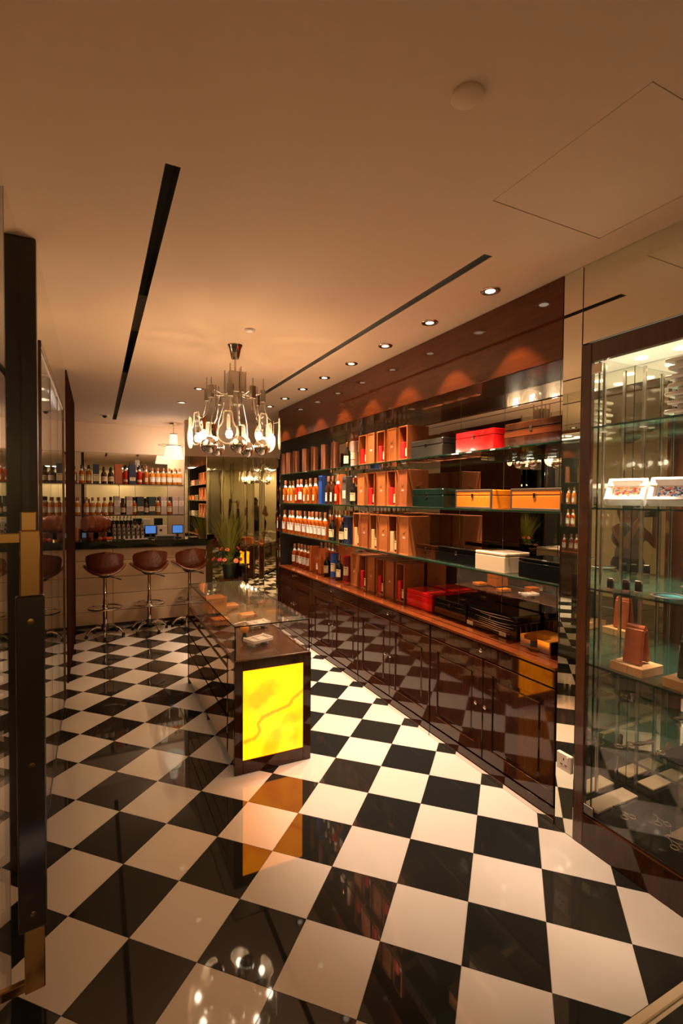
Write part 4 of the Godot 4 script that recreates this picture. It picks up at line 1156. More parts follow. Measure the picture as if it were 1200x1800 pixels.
func build_shelf_goods() -> void:
	var yA := 1.9725; var yB := 1.6125; var yC := 1.2385; var yD := 0.8155
	var xs := 2.122
	# --- top shelf
	var n := 7
	for z in [-6.02, -5.82, -5.59, -5.29, -5.03, -4.76, -4.51]:
		n -= 1
		canister("bottle_tube", Vector3(2.165, yA, zs(z, 2.165)), 0.043, 0.265, mats.tube_copper, mats.tube_copper, null, "shiny copper-brown bottle tube on the top shelf, %s from the dark wine bottle" % ORD[n], "copper bottle tubes on the top shelf")
	bottle("dark_cream", Vector3(2.17, yA, zs(-4.245, 2.17)), 0.0, "dark wine bottle with cream label between copper tubes and cedar boxes on the top shelf", "", 0.9)
	canister("rose_bottle_tube", Vector3(2.17, yA, zs(-4.10, 2.17)), 0.034, 0.235, mats.rose_tube, mats.rose_tube, mats.label_band, "pale rose metal bottle tube on the top shelf beside the cedar boxes")
	var A := []
	for s in [[-4.018, -3.876], [-3.855, -3.734], [-3.689, -3.564], [-3.522, -3.388], [-3.349, -3.226]]: A.append([zs(s[0], xs), zs(s[1], xs)])
	cedar_row(yA, xs, 0.262, A, true, "on the top shelf", true, "charcoal box")
	chest("storage_box", "matt charcoal box with small clasp on the top shelf beside the red box", yA, xs, zs(-3.175, xs), zs(-2.79, xs), 0.125, 0.20, mats.charcoal_box, 0.34)
	chest("humidor", "bright red lacquered box on the top shelf", yA, xs, zs(-2.65, xs), zs(-2.295, xs), 0.128, 0.19, mats.red_lacquer, 0.30)
	var br := chest("humidor", "dark brown lacquered box with reddish band at the near end of the top shelf", yA, xs + 0.02, -2.20, -1.80, 0.135, 0.22, mats.lacquer, 0.30)
	part(br, "inlay_band", bx(Vector3(0.001, 0.028, 0.396)), mats.counter_wood, Vector3(-0.1105, 0.070, 0))
	# --- middle shelf
	var B := [["ruby_clear", 120], ["amber_clear", 195], ["honey_clear", 262], ["honey_clear", 310], ["ruby_clear", 380], ["tawny_white", 430], ["honey_clear", 505], ["amber_clear", 568], ["amber_clear", 645]]
	n = 9
	for b in B:
		n -= 1
		var z := zb(b[1])
		bottle(b[0], Vector3(2.17, yB, zs(z, 2.17)), 0.0, {"ruby_clear": "ruby-red liquor bottle on the middle shelf", "amber_clear": "amber liquor bottle with narrow label on the middle shelf", "honey_clear": "pale honey-coloured liquor bottle with gold cap on the middle shelf", "tawny_white": "tawny liquor bottle with white label on the middle shelf"}[b[0]] + ", %s from the blue carton" % ORD[n], "liquor bottles at the far end of the middle shelf")
	carton("bottle_carton", Vector3(2.17, yB, zs(-4.79, 2.17)), Vector3(0.085, 0.30, 0.085), mats.blue_card, null, "tall blue bottle carton on the middle shelf")
	for z in [-4.66, -4.548]:
		bottle("brown_tall", Vector3(2.17, yB, zs(z, 2.17)), 0.0, "tall brown bottle on the middle shelf, %s from the blue carton" % ("first" if z < -4.6 else "second"), "tall brown bottles on the middle shelf")
	bottle("ruby_clear", Vector3(2.17, yB, zs(-4.436, 2.17)), 0.0, "single red liquor bottle between brown bottles and the grey canister, middle shelf", "", 1.04)
	carton("bottle_carton", Vector3(2.19, yB, zs(-4.340, 2.19)), Vector3(0.060, 0.30, 0.022), mats.orange_gloss, null, "slim orange-brown carton on the middle shelf beside a red bottle")
	carton("bottle_carton", Vector3(2.175, yB, zs(-4.235, 2.175)), Vector3(0.075, 0.275, 0.075), mats.grey_card, mats.label_seal, "grey bottle carton with red seal label on the middle shelf", "", 0.36, 0.28)
	bottle("dark_cream", Vector3(2.165, yB, zs(-4.105, 2.165)), 0.0, "dark bottle squeezed between the grey carton and cedar boxes on the middle shelf", "", 0.95)
	var Bb := []
	for s in [[-4.035, -3.91], [-3.855, -3.727], [-3.688, -3.551], [-3.515, -3.387], [-3.354, -3.224]]: Bb.append([zs(s[0], xs), zs(s[1], xs)])
	cedar_row(yB, xs, 0.285, Bb, false, "on the middle shelf", true, "green box")
	chest("storage_box", "dark green box with small clasp on the middle shelf", yB, xs, zs(-3.15, xs), zs(-2.78, xs), 0.132, 0.20, mats.green_box, 0.34)
	chest("leather_trunk", "orange leather trunk with dark edging beside the dark green box", yB, xs, zs(-2.64, xs), zs(-2.31, xs), 0.118, 0.20, mats.orange_leather, 0.3, true, mats.trim_leather)
	chest("leather_trunk", "orange leather trunk with dark edging at the near end of the middle shelf", yB, xs, zs(-2.15, xs), zs(-1.80, xs), 0.118, 0.20, mats.orange_leather, 0.3, true, mats.trim_leather)
	# --- lowest shelf
	n = 13
	for px in [105, 140, 185, 262, 305, 378, 422, 490, 556, 604, 664, 726, 792]:
		n -= 1
		bottle("amber_white", Vector3(2.17, yC, zs(zb(px), 2.17)), 0.0, "amber bottle with white label on the lowest shelf, %s from the dark bottle" % ORD[n], "amber bottles on the lowest shelf")
	bottle("dark_cream", Vector3(2.17, yC, zs(-4.565, 2.17)), 0.0, "dark bottle with cream label at the near end of the amber row, lowest shelf", "")
	carton("bottle_carton", Vector3(2.245, yC, -4.43), Vector3(0.085, 0.262, 0.085), mats.green_card, mats.label_cream, "dark green bottle carton with cream label behind a dark bottle, lowest shelf", "", 0.36, 0.42)
	bottle("dark_cream", Vector3(2.150, yC, -4.335), 0.0, "dark bottle standing in front of the dark green carton on the lowest shelf", "", 0.94)
	carton("bottle_carton", Vector3(2.17, yC, zs(-4.185, 2.17)), Vector3(0.080, 0.262, 0.080), mats.navy_card, mats.label_cream, "dark purple bottle carton with cream label beside cedar boxes, lowest shelf", "", 0.38, 0.40)
	var Cc := []
	for s in [[-4.120, -3.998], [-3.976, -3.842], [-3.801, -3.676], [-3.645, -3.509], [-3.492, -3.359], [-3.332, -3.198]]: Cc.append([zs(s[0], xs), zs(s[1], xs)])
	cedar_row(yC, xs, 0.30, Cc, true, "on the lowest shelf", false, "black box")
	chest("humidor", "black lacquered box on the lowest shelf beside the cedar boxes", yC, xs + 0.03, -3.10, -2.86, 0.10, 0.20, mats.lacquer, 0.3)
	chest("humidor", "wide black lacquered box on the lowest shelf beside the cream box", yC, xs + 0.03, -2.83, -2.44, 0.108, 0.21, mats.black_lacquer, 0.3)
	chest("humidor", "cream white lacquered box on the lowest shelf", yC, xs, zs(-2.445, xs), zs(-2.188, xs), 0.118, 0.20, mats.white_lacquer, 0.16, false)
	chest("humidor", "glossy black box at the near end of the lowest shelf beside the cream box", yC, xs, zs(-2.085, xs), zs(-1.80, xs), 0.112, 0.22, mats.black_lacquer, 0.18, false)
	# --- worktop
	var xd := 2.27
	n = 9
	for b in [["tawny_pink", 112], ["tawny_pink", 170], ["dark_cream", 238], ["tawny_pink", 285], ["tawny_pink", 335], ["tawny_white", 395], ["tawny_white", 443], ["tawny_white", 490], ["tawny_white", 546]]:
		n -= 1
		bottle(b[0], Vector3(xd + 0.03, yD, zs(zb(b[1]), xd + 0.03)), 0.0, {"tawny_pink": "tawny bottle with red-seal label on the worktop", "dark_cream": "dark bottle among tawny ones on the worktop", "tawny_white": "tawny bottle with tall white label on the worktop"}[b[0]] + ", %s from the orange-brown carton" % ORD[n], "tawny bottles on the worktop")
	carton("bottle_carton", Vector3(xd + 0.045, yD, zs(-5.06, xd + 0.03)), Vector3(0.09, 0.295, 0.085), mats.orange_gloss, null, "glossy orange-brown carton on the worktop next to the tawny bottles")
	bottle("tawny_white", Vector3(xd + 0.04, yD, zs(-4.93, xd + 0.03)), 0.0, "tawny bottle half hidden between two orange-brown cartons on the worktop", "", 0.8)
	carton("bottle_carton", Vector3(xd + 0.045, yD, zs(-4.83, xd + 0.03)), Vector3(0.09, 0.295, 0.085), mats.orange_gloss, null, "glossy orange-brown carton on the worktop next to a cream-labelled bottle")
	bottle("dark_cream", Vector3(xd + 0.01, yD, zs(-4.69, xd + 0.01)), 0.0, "dark bottle with cream label between orange-brown carton and blue canister", "")
	canister("bottle_canister", Vector3(xd + 0.045, yD, zs(-4.555, xd + 0.02)), 0.044, 0.275, mats.blue_card, mats.wine_card, mats.label_cream, "bright blue round canister with cream label on the worktop")
	bottle("dark_cream", Vector3(xd + 0.01, yD, zs(-4.40, xd + 0.01)), 0.0, "dark bottle with cream label between the blue and red canisters", "", 0.98)
	canister("bottle_canister", Vector3(xd + 0.045, yD, zs(-4.26, xd + 0.02)), 0.044, 0.275, mats.wine_card, mats.red_lacquer, mats.label_cream, "wine red round canister with cream label on the worktop")
	var D := []
	for s in [[-4.160, -4.02], [-3.998, -3.863], [-3.835, -3.715], [-3.676, -3.557], [-3.532, -3.403], [-3.369, -3.249]]: D.append([zs(s[0], xd), zs(s[1], xd)])
	cedar_row(yD, xd, 0.318, D, false, "on the worktop", true, "red box")
	var rb := chest("humidor", "bright red lacquered box on the worktop", yD, xd - 0.01, -3.375, -3.04, 0.135, 0.20, mats.red_lacquer, 0.25, false)
	part(rb, "lid_plate", lathe("lidpl", [Vector2(0, 0), Vector2(0.022, 0), Vector2(0.022, 0.002), Vector2(0, 0.002)], 18), mats.satin, Vector3(0.02, 0.135, 0))
	var bb := chest("humidor", "glossy black box with oval lid plate between red and striped boxes", yD, xd - 0.005, -3.015, -2.66, 0.128, 0.205, mats.black_lacquer, 0.25, true)
	part(bb, "lid_plate", lathe("lidpl", [], 18), mats.satin, Vector3(0.02, 0.128, 0))
	striped_box(yD, xd - 0.01)
	ashtray(yD)

func zb(px: float) -> float:
	# column of the row of bottles read off the picture as a depth on the plane x = 2.15
	var u := (480.0 + px * 140.0 / 1200.0 - 600.0) / 874.27
	var d := Vector3(0.8973 * u + 0.4412, 0, 0.4413 * u - 0.8971)
	return d.z * 2.15 / d.x

func striped_box(y: float, xf: float) -> void:
	var z0 := -2.64; var z1 := -2.20; var d := 0.21; var h := 0.148; var w := z1 - z0
	var t := thing("humidor", "large glossy black humidor with pale zebra stripes on the worktop", "box", Vector3(xf + d / 2, y, (z0 + z1) / 2))
	part(t, "body", bx(Vector3(d, 0.100, w), 0.006), mats.black_lacquer, Vector3(0, 0.0505, 0))
	part(t, "lid", bx(Vector3(d, 0.046, w), 0.008), mats.black_lacquer, Vector3(0, 0.125, 0))
	part(t, "clasp", bx(Vector3(0.004, 0.02, 0.014), 0.001), mats.satin, Vector3(-d / 2 - 0.0015, 0.098, 0))
	var r := RandomNumberGenerator.new(); r.seed = 5
	for k in 8:
		var yy := 0.030 + 0.014 * k
		if absf(yy - 0.100) < 0.006: continue
		var a := -w / 2 + 0.01 + r.randf() * 0.12; var b := w / 2 - 0.01 - r.randf() * 0.05
		var st := mb()
		var pts := []; var rad := []
		for q in 9:
			pts.append(Vector3(-d / 2 - 0.0002, yy + 0.003 * sin(q * 0.7 + k * 0.4), lerpf(a, b, q / 8.0))); rad.append(0.0004 + 0.0020 * sin(PI * q / 8.0))
		add_tube(st, pts, rad, 5)
		part(t, "stripe", st.commit(), mats.white_lacquer)
	for k in 4:
		var st := mb()
		var xx := -0.07 + 0.045 * k
		add_tube(st, [Vector3(xx, 0.02, w / 2 + 0.0002), Vector3(xx + 0.004, 0.06, w / 2 + 0.0002), Vector3(xx - 0.002, 0.092, w / 2 + 0.0002)], [0.0005, 0.0016, 0.0005], 5)
		part(t, "stripe", st.commit(), mats.white_lacquer)
	for s in [[-0.19, 0.024], [0.11, 0.020]]:
		part(t, "corner_inlay", bx(Vector3(0.001, 0.026, 0.06), 0.0003), mats.white_lacquer, Vector3(-d / 2 - 0.0004, s[1], s[0]))

func ashtray(y: float) -> void:
	# chunky orange cigar ashtray with a round bowl and a steel saddle, cut away at the front
	var t := thing("cigar_ashtray", "orange and steel cigar ashtray at the near end of the worktop", "ashtray", Vector3(2.345, y, -2.035))
	var outer := PackedVector2Array([Vector2(-0.115, -0.10), Vector2(0.085, -0.10), Vector2(0.085, 0.115), Vector2(-0.115, 0.115)])
	var circ := PackedVector2Array()
	for k in 24: circ.append(Vector2(-0.085 + cos(TAU * k / 24) * 0.075, -0.005 + sin(TAU * k / 24) * 0.075))
	var st := mb()
	for p in Geometry2D.clip_polygons(outer, circ): add_prism(st, p, 0.022, 0.070)
	add_prism(st, outer, 0.001, 0.022)
	part(t, "block", st.commit(), mats.amber_orange)
	part(t, "bowl", lathe("ashbowl", [Vector2(0.0, 0.024), Vector2(0.073, 0.024)], 24), mats.black_plastic, Vector3(-0.07, 0, -0.005))
	part(t, "steel_face", bx(Vector3(0.004, 0.066, 0.085), 0.001), mats.satin, Vector3(-0.1175, 0.036, 0.070))
	part(t, "steel_face", bx(Vector3(0.004, 0.046, 0.075), 0.001), mats.satin, Vector3(-0.1175, 0.026, -0.06))
	part(t, "side_face", bx(Vector3(0.196, 0.064, 0.003), 0.001), mats.black_lacquer, Vector3(-0.015, 0.035, 0.1165))

# ---------------------------------------------------------------- things in the tall cabinet by the entrance
func build_cabinet_goods() -> void:
	# two white ashtrays tilted up on stands, printed bowls
	for k in 2:
		var t := thing("porcelain_ashtray", ["white porcelain ashtray with red and yellow print, propped upright", "white porcelain ashtray with blue print, propped upright"][k], "ashtray", Vector3(2.19, 1.636, [-1.475, -1.275][k]), 0.0)
		var bs := Basis(Vector3.UP, -PI / 2 + 0.30) * Basis(Vector3.RIGHT, -0.62)
		var st := mb()
		var w := 0.165; var h := 0.125; var b := 0.020; var dp := 0.05
		for s in [-1, 1]:
			add_box(st, Vector3(s * (w / 2 - b / 2), 0, 0), Vector3(b, h, dp), 0.004)
			add_box(st, Vector3(0, s * (h / 2 - b / 2), 0), Vector3(w - 0.004, b, dp), 0.004)
		add_box(st, Vector3(0, 0, -dp / 2 + 0.006), Vector3(w - 0.01, h - 0.01, 0.012), 0.002)
		var lift := Vector3(0, 0.073, 0)
		var body := part(t, "body", st.commit(), mats.porcelain, lift, bs)
		part(body, "printed_bowl", plate(w - 0.046, h - 0.046), print_mat(k), Vector3(0, 0, -dp / 2 + 0.0128))
		for s in [-1, 1]:
			part(body, "cigar_rest", bx(Vector3(0.026, 0.016, 0.010), 0.003), mats.white_lacquer, Vector3(s * 0.066, 0.018, dp / 2 - 0.002))
		st = mb(); add_box(st, Vector3(0.055, 0.028, 0.02), Vector3(0.05, 0.054, 0.004), 0.001, Basis(Vector3.UP, 0.3))
		part(t, "prop", st.commit(), mats.glass_edge)
	# black lighters
	for p in [[2.20, -1.475], [2.215, -1.425], [2.175, -1.535]]:
		var t := thing("table_lighter", "small black and chrome table lighter, %s from the side mirror" % {-1.475: "second", -1.425: "third", -1.535: "first"}[p[1]], "lighter", Vector3(p[0], 1.2505, p[1]), 0.2, "black lighters in the tall cabinet")
		part(t, "body", bx(Vector3(0.016, 0.038, 0.030), 0.002), mats.black_lacquer, Vector3(0, 0.020, 0))
		part(t, "lid", bx(Vector3(0.016, 0.014, 0.030), 0.002), mats.chrome, Vector3(0, 0.0465, 0))
		part(t, "base_plate", bx(Vector3(0.018, 0.004, 0.032), 0.001), mats.chrome, Vector3(0, 0.0025, 0))
	# glass discs with painted plates
	for k in 2:
		var pz: float = [-1.275, -1.21][k]; var py: float = [1.2505, 1.2965][k]
		if k == 1:
			var leg := thing("glass_riser", "small clear glass riser carrying the upper glass plate", "riser", Vector3(2.23, 1.2505, -1.17))
			part(leg, "tube", lathe("riser", [Vector2(0.030, 0.0), Vector2(0.030, 0.045)], 20), mats.glass)
			part(leg, "top_ring", lathe("riser_t", [Vector2(0.0, 0.0445), Vector2(0.031, 0.0445), Vector2(0.031, 0.0455), Vector2(0.0, 0.0455)], 20), mats.disc_glass)
		var t := thing("glass_plate_dish", ["round turquoise glass dish with pale rim on the shelf below the ashtrays", "round turquoise glass dish raised on a clear riser"][k], "dish", Vector3(2.23 if k else 2.19, py, pz if k == 0 else -1.17))
		part(t, "disc", lathe("gdisc", [Vector2(0, 0.0), Vector2(0.035, 0.001), Vector2(0.072, 0.010), Vector2(0.073, 0.013), Vector2(0.036, 0.005), Vector2(0, 0.004)], 26), mats.disc_glass)
		part(t, "rim", lathe("gdisc_r", [Vector2(0.060, 0.0115), Vector2(0.073, 0.0135), Vector2(0.060, 0.0145)], 26), mats.porcelain)
	# tan leather case on a wooden block, green one behind
	for k in 2:
		var bz: float = [-1.425, -1.185][k]
		var bl := thing("wooden_block", ["pale wooden display block under the tan leather case", "pale wooden display block under the dark green case"][k], "block", Vector3(2.22, 0.8855, bz), 0.0)
		part(bl, "slab", bx(Vector3(0.150, 0.040, 0.085), 0.002), mats.pale_wood, Vector3(0, 0.0205, -0.043))
		part(bl, "slab", bx(Vector3(0.150, 0.040, 0.070), 0.002), mats.pale_wood, Vector3(0, 0.0205, 0.036))
		var t := thing("cigar_case", ["tan leather cigar case standing open like a tent", "dark green leather case standing open like a tent"][k], "leather case", Vector3(2.215, 0.9265, bz - 0.005), 0.15)
		var m: Material = [mats.tan_leather, mats.dark_green_leather][k]
		for s in [-1, 1]:
			var st := mb()
			add_box(st, Vector3(s * 0.026, 0.082, 0), Vector3(0.016, 0.158, 0.082), 0.006, Basis(Vector3(0, 0, 1), s * 0.16))
			part(t, "leaf", st.commit(), m)
		var sp := mb(); add_tube(sp, [Vector3(0, 0.160, -0.038), Vector3(0, 0.160, 0.038)], 0.016, 10)
		part(t, "spine", sp.commit(), m)
	# steel cutters on the lower shelf
	for p in [[2.22, -1.50, 0.5], [2.29, -1.44, -0.3], [2.34, -1.36, 0.2]]:
		var t := thing("cigar_cutter", "steel cigar cutter on the low glass shelf, %s from the side mirror" % ORD[int(roundf((p[1] + 1.50) / 0.07))], "cutter", Vector3(p[0], 0.5205, p[1]), p[2], "steel cutters on the low shelf")
		var st := mb()
		add_tube(st, [Vector3(-0.045, 0.012, 0), Vector3(-0.02, 0.012, 0.002), Vector3(0.015, 0.011, 0), Vector3(0.05, 0.013, -0.004), Vector3(0.068, 0.013, -0.005)], [0.004, 0.011, 0.008, 0.012, 0.004], 10)
		part(t, "grip", st.commit(), mats.satin)
		st = mb()
		var ring := []
		for k in 16: ring.append(Vector3(-0.062 + cos(TAU * k / 16) * 0.016, 0.012, sin(TAU * k / 16) * 0.016))
		add_tube(st, ring, 0.004, 6, true)
		part(t, "ring", st.commit(), mats.chrome)
	single("black_tray", bx(Vector3(0.20, 0.012, 0.30), 0.003), mats.black_plastic, "flat black tray on the low glass shelf behind the cutters", "tray", Vector3(2.36, 0.5265, -1.20))
	# bottom: black presentation boxes with scissors, glass blocks
	for k in 3:
		var p: Array = [[2.20, -1.46, 0.5], [2.30, -1.36, 0.3], [2.20, -1.24, 0.5]][k]
		var t := thing("presentation_box", ["black presentation box with steel scissors beside the side mirror", "black presentation box with steel scissors in the middle of the cabinet floor", "black presentation box with steel scissors at the entrance end of the cabinet floor"][k], "box", Vector3(p[0], 0.1755, p[1]), p[2])
		part(t, "box", bx(Vector3(0.09, 0.032, 0.105), 0.003), mats.black_lacquer, Vector3(0, 0.0165, 0))
		var s := thing("scissors", "steel cigar scissors on the %s black presentation box from the side mirror" % ORD[k], "scissors", Vector3(p[0], 0.2085, p[1]), p[2] + 0.7, "cigar scissors on black boxes")
		for q in [-1, 1]:
			var st := mb()
			var ring := []
			for i in 16: ring.append(Vector3(-0.03 + cos(TAU * i / 16) * 0.016, 0.004, q * 0.019 + sin(TAU * i / 16) * 0.013))
			add_tube(st, ring, 0.003, 6, true)
			add_tube(st, [Vector3(-0.015, 0.004, q * 0.013), Vector3(0.015, 0.004, 0), Vector3(0.045, 0.004, -q * 0.007)], [0.003, 0.0035, 0.0015], 6)
			part(s, "blade", st.commit(), mats.chrome)
	for p in [[2.28, -1.585, 0.30, 0.085, "pale display board on the cabinet floor against the side mirror"], [2.34, -1.235, 0.17, 0.14, "pale display board on the cabinet floor behind the entrance-end scissors box"]]:
		var t := thing("display_board", p[4], "board", Vector3(p[0], 0.1755, p[1]))
		part(t, "board", bx(Vector3(p[2], 0.012, p[3]), 0.002), mats.white_lacquer, Vector3(0, 0.0075, 0))
		part(t, "felt_pad", bx(Vector3(p[2] - 0.02, 0.0014, p[3] - 0.02)), mats.black_plastic, Vector3(0, 0.0008, 0))
	# stacked white dishes on the top shelf
	for k in 7:
		var t := thing("white_dish", "square white dish on the cabinet's top shelf, %s up in the stack" % ORD[k], "dish", Vector3(2.23, 2.0205 + 0.036 * k, -1.205 + 0.012 * (k % 2)), 0.05 * (k % 3), "stacked white dishes in the tall cabinet")
		part(t, "dish", bx(Vector3(0.15, 0.018, 0.19), 0.006), mats.porcelain, Vector3(0, 0.0235, 0))
		part(t, "foot", bx(Vector3(0.10, 0.014, 0.13), 0.002), mats.porcelain, Vector3(0, 0.0075, 0))

func print_mat(k: int) -> StandardMaterial3D:
	var im := Image.create(96, 72, false, Image.FORMAT_RGB8)
	im.fill(Color(0.97, 0.95, 0.92))
	var cols := [[Color(0.86, 0.22, 0.24), Color(0.95, 0.78, 0.25), Color(0.93, 0.55, 0.35), Color(0.55, 0.62, 0.65)], [Color(0.25, 0.45, 0.75), Color(0.55, 0.75, 0.85), Color(0.92, 0.55, 0.50), Color(0.15, 0.15, 0.25)]]
	# loose overlapping washes of colour
	var n := FastNoiseLite.new(); n.frequency = 0.045; n.fractal_octaves = 2
	for b in 4:
		n.seed = 60 + b + k * 17
		for y in range(4, 68):
			for x in range(5, 91):
				if n.get_noise_2d(x, y) > 0.20 + 0.03 * b: im.set_pixel(x, y, cols[k][b])
	var m := mat("print_%d" % k, Color.WHITE, 0.2)
	m.albedo_texture = ImageTexture.create_from_image(im)
	return m

# ---------------------------------------------------------------- things under the showcase glass
func build_showcase_goods() -> void:
	var y := 0.6925
	for k in 2:
		var t := thing("white_tray", ["white porcelain tray with raised corners at the onyx end of the showcase", "white porcelain tray farther back in the showcase"][k], "tray", Vector3([0.965, 1.085][k], y, [-3.20, -3.62][k]), [0.35, 0.2][k])
		var st := mb()
		add_box(st, Vector3(0, 0.030, 0), Vector3(0.165, 0.010, 0.115), 0.003)
		for s in [-1, 1]:
			add_box(st, Vector3(s * 0.076, 0.040, 0), Vector3(0.014, 0.022, 0.115), 0.003)
			add_box(st, Vector3(0, 0.038, s * 0.051), Vector3(0.150, 0.016, 0.012), 0.003)
			add_box(st, Vector3(s * 0.055, 0.013, 0), Vector3(0.02, 0.026, 0.07), 0.003)
		part(t, "tray", st.commit(), mats.porcelain)
		part(t, "divider", bx(Vector3(0.008, 0.010, 0.09), 0.002), mats.porcelain, Vector3(-0.01, 0.040, 0))
	var e := thing("orange_lighter", "egg-shaped orange table lighter on a dark foot in the showcase", "lighter", Vector3(0.915, y, -3.36))
	part(e, "foot", lathe("eggf", [Vector2(0, 0), Vector2(0.022, 0), Vector2(0.014, 0.02), Vector2(0.010, 0.045), Vector2(0, 0.045)], 16), mats.black_plastic)
	part(e, "body", lathe("egg", [Vector2(0, 0.043), Vector2(0.024, 0.050), Vector2(0.034, 0.070), Vector2(0.027, 0.092), Vector2(0, 0.104)], 18), mats.amber_orange)
	for p in [[0.845, -3.80, 0.12, 0.05, 0.10, "orange cigar case on small feet in the middle of the showcase"], [1.10, -3.95, 0.13, 0.03, 0.09, "flat orange leather wallet in the showcase"], [0.90, -4.25, 0.16, 0.13, 0.16, "large orange leather box at the far end of the showcase"], [1.06, -4.36, 0.12, 0.03, 0.12, "small flat orange tray beside the large orange box"]]:
		var t := thing("orange_case", p[5], "leather case", Vector3(p[0], y, p[1]), 0.1)
		part(t, "body", bx(Vector3(p[2], p[3] * 0.68, p[4]), 0.004), mats.orange_leather, Vector3(0, p[3] * 0.34 + 0.009, 0))
		part(t, "lid", bx(Vector3(p[2] + 0.002, p[3] * 0.30, p[4] + 0.002), 0.004), mats.orange_leather, Vector3(0, p[3] * 0.85 + 0.009, 0))
		for s in [-1, 1]: part(t, "foot", bx(Vector3(0.012, 0.009, p[4] * 0.8), 0.001), mats.chrome, Vector3(s * p[2] * 0.38, 0.0047, 0))
	var c := thing("table_cutter", "steel and black table cigar cutter lying in the showcase", "cutter", Vector3(1.00, y, -3.75), 0.4)
	part(c, "base", bx(Vector3(0.11, 0.012, 0.05), 0.004), mats.black_plastic, Vector3(0, 0.0065, 0))
	part(c, "lever", bx(Vector3(0.12, 0.010, 0.014), 0.004), mats.chrome, Vector3(-0.02, 0.019, 0))
	var bt := thing("pump_atomiser", "short black cylinder lighter near the glass corner of the showcase", "lighter", Vector3(0.79, y, -3.15))
	part(bt, "body", lathe("pumpb", [Vector2(0, 0), Vector2(0.013, 0), Vector2(0.013, 0.07), Vector2(0, 0.07)], 14), mats.black_plastic)
	part(bt, "cap", lathe("pumpc", [Vector2(0, 0.07), Vector2(0.011, 0.07), Vector2(0.011, 0.088), Vector2(0, 0.09)], 14), mats.chrome)

